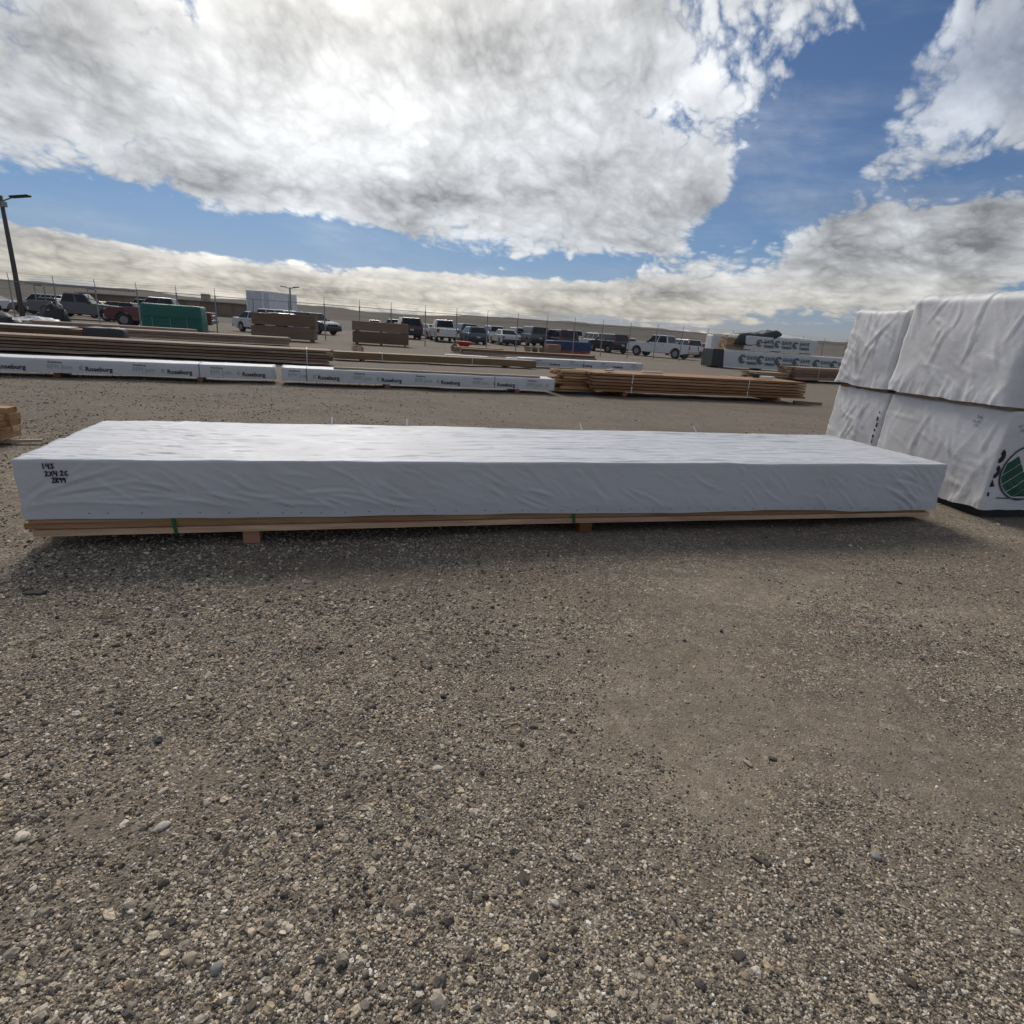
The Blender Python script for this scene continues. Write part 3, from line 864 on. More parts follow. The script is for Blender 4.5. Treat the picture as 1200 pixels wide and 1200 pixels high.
def emblem(parent, loc, r_, material, k=1):
    """little round swirl printed beside the words"""
    mb = MB(); n = 14
    for a0, a1, ri, ro in ((0.6, 5.6, 0.62, 1.0), (2.2, 5.2, 0.0, 0.42)):
        vs = []
        for i in range(n + 1):
            a = a0 + (a1 - a0) * i / n; w = math.sin(math.pi * i / n) * 0.25
            vs += [(math.cos(a) * r_ * (ri - w * 0.6), 0, math.sin(a) * r_ * (ri - w * 0.6)), (math.cos(a) * r_ * ro, 0, math.sin(a) * r_ * ro)]
        mb.add(vs, [(2 * i, 2 * i + 1, 2 * i + 3, 2 * i + 2) for i in range(n)])
    return mb.build('emblem', material, parent, loc)


def printed_field(seed, amp=1.0):
    def f(P, n):
        x, y, z = P.T
        return (folds(x, z, RAD(-25), 6, 6, seed) * 0.004 * np.abs(n[:, 1]) + folds(x, y, RAD(3), 9, 8, seed + 1) * 0.006 * np.abs(n[:, 2]) + folds(y, z, RAD(50), 7, 3, seed + 2) * 0.03 * np.abs(n[:, 0])) * amp
    return f


def joist_pack(label, loc, rz, L, W, H, z0, seed, offs, period, strap_x, scale=1.0, dim=False, blocks=()):
    t_ = thing('wrapped_joist_pack', label, 'joist pack', loc, rz, 'white wrapped joist packs with printed lettering')
    q, f_ = wrap_box(L, W, z0, z0 + H, 0.02, (0.06, 0.06, 0.035), printed_field(seed))
    w_ = obj('wrap', npmesh('wrap', q, f_, MT['wrap3']), t_)
    MB().box((L / 2, W / 2, z0 + 0.012), (L - 0.03, W - 0.03, 0.02)).build('bottom_board', MT['weathered'], t_)
    x = offs
    while x < L - 0.2 * scale:
        yb = -0.007
        zb = z0 + H * 0.26
        if x > -0.0: letter('RFPI Joist', 0.105 * scale, MT['inkgreen'], w_, (x, yb, zb + 0.008), 0.0, 0, 0.86)
        if x + 0.15 < L - .3: letter('Roseburg', 0.042 * scale, MT['ink'], w_, (x + 0.02 * scale, yb, z0 + H * 0.72), 0.0006, 0, 1.15)
        if x + 0.44 * scale < L - 0.1: emblem(w_, (x + 0.465 * scale, yb, zb + 0.035), 0.033 * scale, MT['inkgreen'])
        if x + 0.52 * scale < L - 0.40 * scale: letter('Roseburg', 0.098 * scale, MT['ink'], w_, (x + 0.52 * scale, yb - 0.001, zb - 0.012), 0.0028 * scale, 0, 1.02)
        x += period
    for sx in strap_x:
        mb = MB()
        for c0, d0 in (((sx, -0.006, z0 + H / 2), (0.012, 0.003, H)), ((sx, W / 2, z0 + H + 0.008), (0.012, W, 0.003))): mb.box(c0, d0)
        mb.build('strap', MT['inkmid'], t_)
    for k, bx_ in enumerate(blocks):
        side = ('left', 'right')[k % 2]
        bt = tag(MB().box((0, W / 2, z0 / 2), (0.09, W - 0.02, z0)).build('timber_block', MT['block'], None), label_block(label, k), 'block')
        c_, s_ = math.cos(rz), math.sin(rz)
        bt.location = (loc[0] + bx_ * c_, loc[1] + bx_ * s_, loc[2] - 0.002); bt.rotation_euler = (0, 0, rz)
    return t_


def label_block(label, k):
    return f"{('left', 'right')[k]} timber block showing under the {label}"


roseR = joist_pack('joist pack topped with a board', (-4.38, 10.66, 0), RAD(18.4), 5.36, 0.62, 0.235, 0.075, 51, 0.10, 1.16, (0.42, 4.05), 1.0, blocks=(1.9, 4.55))
roseR['label'] = 'white printed joist pack with a thin board lying along its top'
roseL = joist_pack('joist pack at the left edge', (-9.60, 8.72, -0.0), RAD(22.3), 5.44, 0.62, 0.225, 0.07, 61, 0.80, 1.19, (4.2,), 1.0, blocks=(2.1, 4.2))
roseL['label'] = 'white printed joist pack running out of the left edge of the picture'
# thin board lying on the right-hand pack
lb = tag(MB().box((2.1, 0.06, 0.016), (4.15, 0.125, 0.032)).build('board', MT['paleboard'], None), 'long thin pale board lying along the top of a printed joist pack', 'board')
lb.location = (-4.38 + 0.88 * math.cos(RAD(18.4)) - 0.10 * math.sin(RAD(18.4)), 10.66 + 0.88 * math.sin(RAD(18.4)) + 0.10 * math.cos(RAD(18.4)), 0.318)
lb.rotation_euler = (0, 0, RAD(18.2))


# ------------------------------------------------------------------ the tall wrapped stack at the right
ST_RZ = RAD(8.5)


def unit_field(seed, bulge=0.02, amp=1.0, L=3.4, W=1.2, H=0.8, Z0=0.1):
    def f(P, n):
        x, y, z = P.T
        ex, ey, et = np.abs(n[:, 0]), np.abs(n[:, 1]), np.abs(n[:, 2])
        k = np.clip((z - Z0) / H, 0, 1)
        yy = np.clip(y / W, 0, 1)
        msk = np.clip(fbm(y * 2, z * 2, 0, seed + 20, 2) * 3 - 1.0, 0.1, 1); msk2 = np.clip(fbm(y * 2.5, z * 2.5, 0, seed + 21, 2) * 3 - 1.0, 0.1, 1)
        e = folds(y, z, RAD(62), 2.6, 3.2, seed) * 0.018 * msk + folds(y, z, RAD(35), 5.5, 6.0, seed + 1) * 0.010 * msk2 + folds(y, z, RAD(110), 3.0, 5.0, seed + 6) * 0.007 * msk
        e = e + np.sin(math.pi * yy) * np.sin(math.pi * k) * bulge + (fbm(y * 5, z * 5, 0, seed + 8, 3) - 0.5) * 0.009
        low = np.exp(-(k / 0.18) ** 2)
        e = e + low * folds(y, z, RAD(100), 9, 3, seed + 9) * 0.018
        fr = folds(x, z, RAD(60), 3.0, 3.0, seed + 2) * 0.014 + folds(x, z, RAD(20), 5.0, 4.0, seed + 3) * 0.010 + (fbm(x * 4, z * 4, 0, seed + 5, 3) - 0.5) * 0.012 + low * folds(x, z, RAD(75), 9, 3, seed + 9) * 0.012
        tp = folds(x, y, RAD(15), 4.0, 4.0, seed + 4) * 0.022
        R_ = random.Random(seed)
        seg_e = [(R_.uniform(0.05, W - 0.1), R_.uniform(Z0 + 0.05, Z0 + H * 0.8), RAD(R_.choice((R_.uniform(35, 75), R_.uniform(80, 125), R_.uniform(10, 35)))), R_.uniform(0.15, 0.55), R_.uniform(0.002, 0.0065), R_.uniform(0.012, 0.028)) for _ in range(34)]
        seg_f = [(R_.uniform(0.05, 1.2), R_.uniform(Z0 + 0.05, Z0 + H * 0.8), RAD(R_.uniform(20, 100)), R_.uniform(0.12, 0.4), R_.uniform(0.001, 0.003), R_.uniform(0.012, 0.022)) for _ in range(22)]
        e = e * 0.8 + np.where(x < L / 2, creases(y, z, seg_e), 0)
        fr = fr * 0.7 + np.where(y < W / 2, creases(x, z, seg_f), 0)
        return (e * ex + fr * ey + tp * et) * amp
    return f


def local_to_world(base, rz, x, y):
    c_, s_ = math.cos(rz), math.sin(rz)
    return (base[0] + x * c_ - y * s_, base[1] + x * s_ + y * c_)


SB = (3.92, 4.66)


def stack_unit(label, yoff, W, z0, H, seed, rad, hemamp, xoff=0.0, taper=0.02, L=3.3, tail=True):
    bx_, by_ = local_to_world(SB, ST_RZ, xoff, yoff)
    t_ = thing('wrapped_lumber_unit', label, 'lumber unit', (bx_, by_, z0), ST_RZ, 'tall white wrapped units stacked at the right')
    q, f_ = wrap_box(L, W, 0.0, H, rad, (0.04, 0.016, 0.016), unit_field(seed, 0.03, 1.0, L, W, H, 0.0), (lambda x, y: (fbm(x * 2, y * 3, 0, seed, 3) - 0.5) * hemamp), taper)
    w_ = obj('wrap', npmesh('wrap', q, f_, MT['wrap2']), t_)
    MB().box((L / 2, W / 2, 0.04), (L - 0.10, W - 0.10, 0.07)).build('timber_core', MT['weathered'], t_)
    return t_, w_, q


u_lf, w_lf, q_lf = stack_unit('lower front unit of the white stack, green round logo on its near face', 0.0, 1.32, 0.075, 0.815, 101, 0.025, 0.05)
u_uf, w_uf, q_uf = stack_unit('tallest upper front unit of the white stack, rounded top edges', 0.02, 1.33, 0.925, 0.885, 113, 0.085, 0.05, -0.03, 0.03)
u_lb, w_lb, q_lb = stack_unit('lower rear unit of the white stack, black printed seam down its edge', 1.35, 0.80, 0.075, 0.815, 127, 0.03, 0.05, 0.02)
u_ub, w_ub, q_ub = stack_unit('upper rear unit of the white stack, a little lower than its neighbour', 1.37, 0.78, 0.922, 0.775, 139, 0.05, 0.05, 0.0, 0.03)
# dark timbers between the tiers and under the bottom ones
for yoff, W, z, hh, lab in ((0.05, 1.24, 0.888, 0.04, 'dark timber between lower and upper front units of the white stack'), (1.39, 0.72, 0.888, 0.036, 'dark timber between lower and upper rear units of the white stack')):
    for k, xx in enumerate((0.10, 2.2)):
        bx_, by_ = local_to_world(SB, ST_RZ, xx, yoff)
        o = tag(MB().box((0, W / 2, hh / 2), (0.11, W, hh)).build('spacer_timber', MT['weathered'], None), lab + (', near end' if k == 0 else ', hidden far end'), 'timber')
        o.location = (bx_, by_, z - 0.002); o.rotation_euler = (0, 0, ST_RZ)
for yoff, W, lab in ((0.04, 1.26, 'black covered skid under the lower front unit of the white stack'), (1.39, 0.72, 'black covered skid under the lower rear unit of the white stack')):
    bx_, by_ = local_to_world(SB, ST_RZ, 0.05, yoff)
    o = tag(MB().box((1.6, W / 2, 0.045), (3.2, W, 0.095)).build('skid', MT['trim'], None, bevel=0.01), lab, 'skid'); o.location = (bx_, by_, -0.006); o.rotation_euler = (0, 0, ST_RZ)


def snap(q, axis, a, b_):
    """depth of the wrap surface at a printed mark (axis 1: near face, axis 0: left face)"""
    oth = 0 if axis == 1 else 1
    return float(q[np.argmin((q[:, oth] - a) ** 2 + (q[:, 2] - b_) ** 2 + np.maximum(q[:, axis], 0) ** 2 * 4), axis])


# printed round logo on the near face: dark rim, green field ruled with diagonal lines, pale tree shape
def on_face(mb, q, lift):
    v2 = []
    for x, y, z in mb.v: v2.append((x, snap(q, 1, x, z) - lift, z))
    mb.v = v2
    return mb


def disc(cx, cz, rx, rz_, a0, a1, inner=0.0, n=26, rings=4):
    mb = MB(); vs = []
    for i in range(n + 1):
        a = a0 + (a1 - a0) * i / n
        for k in range(rings + 1):
            s_ = inner + (1 - inner) * k / rings
            vs.append((cx + math.cos(a) * rx * s_, 0, cz + math.sin(a) * rz_ * s_))
    R1 = rings + 1
    return mb.add(vs, [(i * R1 + k, i * R1 + k + 1, (i + 1) * R1 + k + 1, (i + 1) * R1 + k) for i in range(n) for k in range(rings)])


LCX, LCZ, LR = 0.30, 0.33, 0.235
on_face(disc(LCX, LCZ, LR, LR * 1.0, 0, 2 * math.pi, 0.94, 40, 1), q_lf, 0.006).build('logo_rim', MT['inkblue'], w_lf)
# green lower-left field as bands split by pale gaps
for k in range(5):
    mb = MB(); vs = []
    lo_, hi_ = -0.88 + k * 0.34, -0.88 + k * 0.34 + (0.30 if k else 0.31)
    nseg = 10
    for i in range(nseg + 1):
        s_ = i / nseg
        row = []
        for tt in (lo_, hi_):
            half = math.sqrt(max(0, 0.84 - tt * tt))
            xa = -half + (half * (1.15 if k < 2 else 0.95)) * s_
            ca, sa = math.cos(RAD(38)), math.sin(RAD(38))
            row.append((LCX + (xa * ca - tt * sa) * LR * 0.98, 0, LCZ + (xa * sa + tt * ca) * LR * 0.98))
        vs += row
    mb.add(vs, [(2 * i, 2 * i + 1, 2 * i + 3, 2 * i + 2) for i in range(nseg)])
    on_face(mb, q_lf, 0.006).build('logo_stripe', MT['inkdeep'], w_lf)
mb = MB()
for k in range(3):
    mb.add([(LCX + 0.03 + k * 0.02, 0, LCZ + 0.02 - k * .06), (LCX + 0.17, 0, LCZ + 0.11 - k * .06), (LCX + 0.17, 0, LCZ + 0.085 - k * .06), (LCX + 0.05 + k * 0.02, 0, LCZ - 0.005 - k * .06)], [(0, 1, 2, 3)])
on_face(mb, q_lf, 0.006).build('logo_branch', MT['inkpink'], w_lf)
mb = MB()
for i in range(20): mb.add([(0.10 + i * 0.06, 0, 0.105), (0.16 + i * 0.06, 0, 0.105), (0.16 + i * 0.06, 0, 0.117), (0.10 + i * 0.06, 0, 0.117)], [(0, 1, 2, 3)])
on_face(mb, q_lf, 0.006).build('printed_line', MT['inkmid'], w_lf)
# letters cut off by the folded corner
for z, rr_, i_ in ((0.46, 0.060, 0.35), (0.33, 0.058, 0.4)):
    on_face(disc(0.014, z, rr_ * 0.8, rr_, -1.45, 1.2, i_, 14, 3), q_lf, 0.006).build('printed_letter', MT['ink'], w_lf)
on_face(MB().add([(0.012, 0, 0.20), (0.055, 0, 0.205), (0.020, 0, 0.265)], [(0, 1, 2)]), q_lf, 0.006).build('printed_letter', MT['ink'], w_lf)
on_face(MB().add([(0.012, 0, 0.12), (0.026, 0, 0.12), (0.026, 0, 0.155), (0.012, 0, 0.155)], [(0, 1, 2, 3)]), q_lf, 0.006).build('printed_letter', MT['ink'], w_lf)
# small marker notes near the top
for s_, x, z in (('#2 16', 0.10, 0.70), ('92', 0.12, 0.665)):
    letter(s_, 0.032, MT['inkmid'], w_lf, (x, snap(q_lf, 1, x, z) - 0.007, z))
# note on the left face (faces -X)
for s_, y, z in (('2x6', 0.30, 0.725), ('16 #2', 0.33, 0.685), ('128', 0.31, 0.65)):
    o = obj('lettering', text_mesh(s_, 0.036, MT['inkmid']), w_lf, (snap(q_lf, 0, y, z) - 0.010, y, z), (math.pi / 2, 0, -math.pi / 2))
# big dark S on the upper unit
letter('S', 0.62, MT['inkblue'], w_uf, (0.06, snap(q_uf, 1, 0.2, 0.3) - 0.014, 0.14), 0.004, 0, 0.9)
# printed seam on the rear unit
mb = MB()
for k in range(9):
    z = 0.12 + k * 0.062 + random.uniform(-0.012, 0.012)
    mb.box((snap(q_lb, 0, 0.06, z) - 0.005, 0.050 + random.uniform(-0.006, 0.006), z), (0.003, random.uniform(0.008, 0.018), random.uniform(0.02, 0.055)))
mb.build('printed_seam', MT['ink'], w_lb)['kind'] = 'stuff'
# ------------------------------------------------------------------ loose and strapped lumber
def lumber(name, label, loc, rz, L, ncol, nlay, bw, bh, z0, m, jit=0.04, straps=(), group='open lumber packs', strapm='strapwhite', skip=None, blocks=(), gap=0.012, bow=0.0, fan=0.0):
    t_ = thing(name, label, 'lumber', loc, rz, group)
    me = MB().box((L / 2, bw / 2, bh / 2), (L, bw - 0.004, bh - gap)).mesh('board', m)
    W = ncol * bw
    for k in range(nlay):
        for j in range(ncol):
            if skip and skip(j, k): continue
            if 0 < j < ncol - 1 and k < nlay - 1 and ncol > 6 and 2 < j: continue      # buried boards nothing shows of
            dx_ = random.uniform(-jit, jit) + (fan * random.random() * 3 if fan and j < 4 else 0)
            obj('board', me, t_, (dx_, j * bw + random.uniform(-0.014, 0.014), z0 + k * bh), (0, 0, random.uniform(-0.0012, 0.0012)))
    for sx in straps:
        mb = MB(); H = nlay * bh
        mb.box((sx, -0.006, z0 + H / 2), (0.022, 0.003, H + 0.01)); mb.box((sx, W / 2, z0 + H + 0.004), (0.022, W, 0.003))
        mb.build('strap', MT[strapm], t_)
    for k, (bx_, lab) in enumerate(blocks):
        c_, s_ = math.cos(rz), math.sin(rz)
        o = tag(MB().box((0, W / 2, z0 / 2), (0.10, W + 0.02, z0)).build('timber_block', MT['block'], None), lab, 'block')
        o.location = (loc[0] + bx_ * c_, loc[1] + bx_ * s_, loc[2] - 0.001); o.rotation_euler = (0, 0, rz)
    return t_


# pack of orange fir at the right, its left end fanned out
lumber('lumber_pack', 'orange fir lumber pack of six layers with ragged fanned left end', (1.55, 12.66, 0.0), RAD(18.5), 5.75, 8, 6, 0.14, 0.068, 0.085, MT['redfir'], 0.05, (0.95, 4.05), gap=0.018,
       blocks=((0.8, 'timber block under the left strap of the orange fir pack'), (5.0, 'timber block under the right half of the orange fir pack')))
rp = thing('lumber_pack', 'short ragged bundle of brown boards beside the orange fir pack, ends facing left', 'lumber', (0.86, 12.62, 0.0), RAD(20), 'open lumber packs')
sb_ = [MB().box((0.45, 0.06, 0.02), (0.9, 0.12, 0.042)).mesh('board', MT['fir']), MB().box((0.42, 0.05, 0.03), (0.84, 0.1, 0.06)).mesh('board', MT['redfir'])]
for k in range(8):
    for j in range(5):
        obj('board', random.choice(sb_), rp, (random.uniform(-0.10, 0.10) + 0.06 * (k % 3), 0.12 + j * 0.13, 0.03 + k * 0.057), (0, 0, random.uniform(-0.05, 0.05)))
# offcuts and a tilted board on top
for lab, x, y, z, rz, d in (('pale offcut lying across the left end of the orange fir pack', 1.95, 13.15, 0.515, 1.1, (0.45, 0.09, 0.035)),
                            ('pale offcut lying on the orange fir pack by its strap', 2.95, 13.35, 0.515, 0.2, (0.5, 0.1, 0.04)),
                            ('white crumpled sheet lying on the right end of the orange fir pack', 6.0, 14.6, 0.515, 0.4, (0.5, 0.16, 0.05)),
                            ('small black bundle lying near the right end of the orange fir pack', 5.75, 14.5, 0.515, 0.9, (0.16, 0.14, 0.10))):
    mm_ = MT['paleboard'] if 'offcut' in lab else MT['strapwhite'] if 'sheet' in lab else MT['trim']
    tag(MB().box((0, 0, d[2] / 2), d).build('offcut' if 'offcut' in lab else 'loose_sheet' if 'sheet' in lab else 'bundle', mm_, None, bevel=0.012), lab, 'offcut' if 'offcut' in lab else 'sheet' if 'sheet' in lab else 'bundle')
    o = bpy.context.scene.objects[-1] if False else C.objects[-1]
    o.location = (x, y, z); o.rotation_euler = (0, 0, rz)
o = tag(MB().box((0.35, 0.05, 0.03), (0.7, 0.1, 0.06)).build('timber_block', MT['weathered'], None), 'grey timber end sticking out under the right end of the orange fir pack', 'block')
o.location = (6.75, 14.35, -0.02); o.rotation_euler = (0, 0, RAD(5))

# long brown joists behind the left printed pack
lumber('lumber_pack', 'long dark brown joist pile behind the left printed joist pack', (-16.1, 11.95, -0.03), RAD(19.8), 11.6, 9, 5, 0.10, 0.075, 0.04, MT['weathered'], 0.10, (11.0, 2.2), gap=0.022)
lumber('lumber_pack', 'grey brown joist pile with a dark covered left end, before the green tarp', (-15.7, 22.4, -0.09), RAD(26), 6.4, 8, 4, 0.14, 0.075, 0.06, MT['weathered'], 0.06)
dt = tag(MB().hexa([(-0.9, -0.1, 0), (0.25, -0.1, 0), (0.25, 1.0, 0), (-0.9, 1.0, 0)], [(-0.7, 0.0, 0.34), (0.35, 0.0, 0.40), (0.35, 0.9, 0.40), (-0.7, 0.9, 0.34)]).build('tarp', MT['greytarp'], None, bevel=0.05), 'black tarp folded over the left end of the grey brown joist pile', 'tarp')
dt.location = (-15.75, 22.3, -0.10); dt.rotation_euler = (0, 0, RAD(26))
# tan glued beams
lumber('beam_pack', 'row of tan beams on the gravel behind the board-topped joist pack', (-5.92, 18.45, -0.05), RAD(22.6), 6.9, 3, 1, 0.20, 0.23, 0.05, MT['beam'], 0.05, (1.5, 4.55), blocks=((0.9, 'timber block under the left end of the tan beams'), (5.9, 'timber block under the right end of the tan beams')))
lumber('beam_pack', 'long low beam pack farther back, in front of the blue pack', (-3.1, 29.7, -0.10), RAD(17.5), 7.3, 4, 2, 0.15, 0.12, 0.04, MT['weathered'], 0.12)
lumber('beam_pack', 'short beam pack touching the left end of the long low one', (-3.6, 30.9, -0.11), RAD(17.5), 2.6, 4, 2, 0.15, 0.14, 0.04, MT['beam'], 0.08)
# pale wrapped packs with faint print behind
jw = joist_pack('farther joist pack', (0.05, 21.9, -0.06), RAD(26.0), 5.45, 0.62, 0.28, 0.05, 71, 0.5, 1.45, (2.6,), 1.15)
jw['label'] = 'distant pale joist pack with faint print, behind the orange fir pack'
for lab, x, y, rz, L in (('thin white sheet pack lying left of the red wheelbarrow, on the gravel', -3.3, 25.6, 15, 1.9), ('long white sheet pack under the low beams', -0.6, 26.6, 17, 3.6)):
    q, f_ = wrap_box(L, 0.6, 0.0, 0.10, 0.02, (0.1, 0.1, 0.05), printed_field(int(L * 10)))
    o = tag(obj('sheet_pack', npmesh('sheet_pack', q, f_, MT['wrap3'])), lab, 'sheet pack'); o.location = GP(x, y, 0.0); o.rotation_euler = (0, 0, RAD(rz))

# sheet goods: two doubled stacks
def sheets(label, loc, rz, L, W, tiers, m):
    t_ = thing('plywood_stack', label, 'plywood', loc, rz, 'stacks of sheet goods')
    z = 0.10
    for hh, dx_ in tiers:
        mb = MB(); n = int(hh / 0.03)
        for k in range(n):
            mb.box((L / 2 + dx_ + random.uniform(-0.012, 0.012), W / 2 + random.uniform(-0.012, 0.012), z + (k + 0.5) * hh / n), (L, W, hh / n - 0.004))
        o = mb.build('sheets', m, t_); o['kind'] = 'stuff'
        z += hh
        for xx in (0.2, L / 2, L - 0.2): MB().box((xx + dx_, W / 2, z + 0.03), (0.09, W - 0.06, 0.06)).build('spacer', MT['block'], t_)
        z += 0.06
    for xx in (0.2, L / 2, L - 0.2): MB().box((xx, W / 2, 0.05), (0.09, W - 0.06, 0.10)).build('skid', MT['block'], t_)
    for ch in [c for c in t_.children if c.name.startswith('spacer')][-3:]: bpy.data.objects.remove(ch)
    return t_


sheets('two-tier brown plywood stack in front of the box trailer', (-14.2, 30.9, -0.13), RAD(12), 3.15, 1.25, ((0.60, 0), (0.60, 0.05)), MT['osb'])
sheets('two-tier brown plywood stack left of the maroon vehicle, upper tier set back', (-9.6, 33.3, -0.14), RAD(12), 3.1, 1.25, ((0.60, 0), (0.50, -0.02)), MT['osb'])

# green tarped unit
gt = thing('tarped_unit', 'green tarp covered unit in front of the red pickup', 'tarped unit', (-20.25, 31.4, -0.15), RAD(16))
q, f_ = wrap_box(2.9, 1.5, 0.0, 1.42, 0.10, (0.08, 0.08, 0.06), unit_field(201, 0.05, 1.2, 2.9, 1.5, 1.4, 0.0), None, 0.02)
obj('tarp', npmesh('tarp', q, f_, MT['greentarp']), gt)
for x in (0.55, 1.4, 2.2): MB().box((x, -0.035, 0.40), (0.02, 0.01, 0.8)).build('tie', MT['inkgreen'], gt)
MB().box((1.45, -0.05, 0.80), (2.85, 0.03, 0.03)).build('tarp_fold', MT['greentarp'], gt)

# blue wrapped unit on red runners
bt = thing('wrapped_unit', 'navy blue wrapped unit on red runners before the parked cars', 'wrapped unit', (2.2, 44.2, -0.19), RAD(38))
q, f_ = wrap_box(3.9, 1.1, 0.18, 0.84, 0.04, (0.1, 0.1, 0.06), unit_field(221, 0.02, 0.6, 3.9, 1.1, 0.7, 0.18))
obj('wrap', npmesh('wrap', q, f_, MT['bluetarp']), bt)
for y in (0.12, 0.95): MB().box((1.95, y, 0.09), (3.9, 0.14, 0.18)).build('runner', MT['red'], bt)

# boards at the right, before the printed units
lumber('lumber_pack', 'two-tier reddish plank pack with a torn white strap, near the white stack', (11.9, 25.3, -0.10), RAD(30), 5.6, 5, 4, 0.24, 0.13, 0.10, MT['weathered'], 0.06, (1.2,))
lumber('lumber_pack', 'low heap of tan planks left of the two-tier plank pack', (10.0, 25.1, -0.10), RAD(22), 3.4, 5, 3, 0.16, 0.10, 0.03, MT['beam'], 0.35)

# printed units at the right, one on another, part covered by a tarp
EG = (11.6, 36.4, -0.16)


def printed_unit(label, loc, rz, L, W, H, z0, seed, x0, step, red=False, sz=0.36):
    t_ = thing('printed_unit', label, 'lumber unit', loc, rz, 'white printed units by the fence')
    q, f_ = wrap_box(L, W, z0, z0 + H, 0.05, (0.12, 0.12, 0.08), unit_field(seed, 0.02, 0.7, L, W, H, z0))
    w_ = obj('wrap', npmesh('wrap', q, f_, MT['wrap3']), t_)
    x = x0
    while x + 1.0 < L:
        emblem(w_, (x + 0.18, -0.035, z0 + H * 0.52), H * 0.27, MT['inkmid'])
        letter('EAVE', sz * 0.82, MT['inkmid'], w_, (x + 0.46, -0.037, z0 + H * 0.52), 0.008)
        letter('TIMBER', sz * 0.60, MT['inkmid'], w_, (x + 0.46, -0.037, z0 + H * 0.22), 0.008)
        x += step
    if red: MB().box((L - 0.28, W / 2, z0 + H / 2), (0.55, W + 0.06, H + 0.03)).build('red_end', MT['redend'], t_, bevel=0.03)
    for xx in (0.4, L / 2, L - 0.4): MB().box((xx, W / 2, z0 / 2), (0.12, W - 0.1, z0)).build('skid', MT['block'], t_)
    return t_


printed_unit('lower white printed unit with black left end cap, by the fence', EG, RAD(10), 6.6, 1.3, 0.98, 0.10, 241, 1.75, 1.22)
printed_unit('white printed unit with a red right end, behind the plank pack', (18.5, 38.6, -0.19), RAD(8), 3.4, 1.3, 0.98, 0.10, 251, 0.35, 1.22, True)
eu = (EG[0] + 2.0, EG[1] + 0.55, EG[2] + 1.14)
printed_unit('upper white printed unit half covered by a dark tarp', eu, RAD(10), 4.9, 1.1, 0.80, 0.05, 261, 0.75, 1.22)
cap = tag(MB().hexa([(-0.08, -0.06, 0.05), (0.75, -0.06, 0.05), (0.75, 1.36, 0.05), (-0.08, 1.36, 0.05)], [(-0.08, -0.06, 1.12), (0.62, -0.06, 1.12), (0.62, 1.36, 1.12), (-0.08, 1.36, 1.12)]).build('end_cap', MT['greytarp'], None, bevel=0.05), 'black tarp wrapped over the left end of the lower printed unit', 'tarp')
cap.location = EG; cap.rotation_euler = (0, 0, RAD(10))
tn = thing('lumber_pack', 'small tan pack under the dark tarp on the printed units', 'lumber', (EG[0] + 0.85, EG[1] + 0.55, EG[2] + 1.10), RAD(10), 'open lumber packs')
for k in range(7):
    for j in range(4): obj('board', MB().box((0.55, 0.12, 0.05), (1.1, 0.235, 0.10)).mesh('board', MT['beam']) if (k, j) == (0, 0) else C.objects[-1].data, tn, (random.uniform(-0.02, 0.02), j * 0.25, k * 0.105))


def drape(name, label, loc, rz, pts_w, pts_d, zf, m, nxs=30, nys=16):
    a, b_ = np.meshgrid(np.linspace(0, pts_w, nxs), np.linspace(0, pts_d, nys), indexing='ij')
    z = zf(a, b_)
    P = np.stack([a, b_, z], -1).reshape(-1, 3)
    i = np.arange(nxs * nys).reshape(nxs, nys)
    F_ = np.stack([i[:-1, :-1], i[1:, :-1], i[1:, 1:], i[:-1, 1:]], -1).reshape(-1, 4)
    o = tag(obj(name, npmesh(name, P, F_, m)), label, 'tarp' if name != 'sheet_heap' else 'sheet'); o.location = loc; o.rotation_euler = (0, 0, rz)
    s_ = o.modifiers.new('thickness', 'SOLIDIFY'); s_.thickness = 0.02
    return o


def tz(a, b_):
    edge = np.minimum(np.minimum(b_, 1.6 - b_) / 0.16, 1)
    top = 0.86 + 0.22 * np.exp(-((a - 2.5) / 0.55) ** 2) + 0.10 * (a / 3) + (fbm(a * 2.5, b_ * 3, 0, 5, 3) - 0.5) * 0.22
    low = 0.10 + 0.25 * fbm(a * 3, b_, 0, 6, 3) + np.clip(a - 1.4, 0, 2) * 0.40
    le = np.clip(a / 0.25, 0, 1)
    return low + (top - low) * np.clip(edge, 0, 1) * le


drape('tarp', 'dark grey tarp thrown over the upper printed unit, peaked at its right', (EG[0] + 1.35, EG[1] + 0.42, EG[2] + 1.24), RAD(10), 3.0, 1.6, tz, MT['greytarp'])
wb = tag(obj('wrapped_crate', npmesh('wrapped_crate', *wrap_box(0.95, 0.9, 0, 1.95, 0.04, (0.08, 0.08, 0.08), unit_field(271, 0.02, 0.6, 0.95, 0.9, 1.95, 0)), MT['wrap3'])), 'white upright crate standing behind the black end cap', 'crate')
wb.location = (12.2, 39.0, -0.17); wb.rotation_euler = (0, 0, RAD(10))

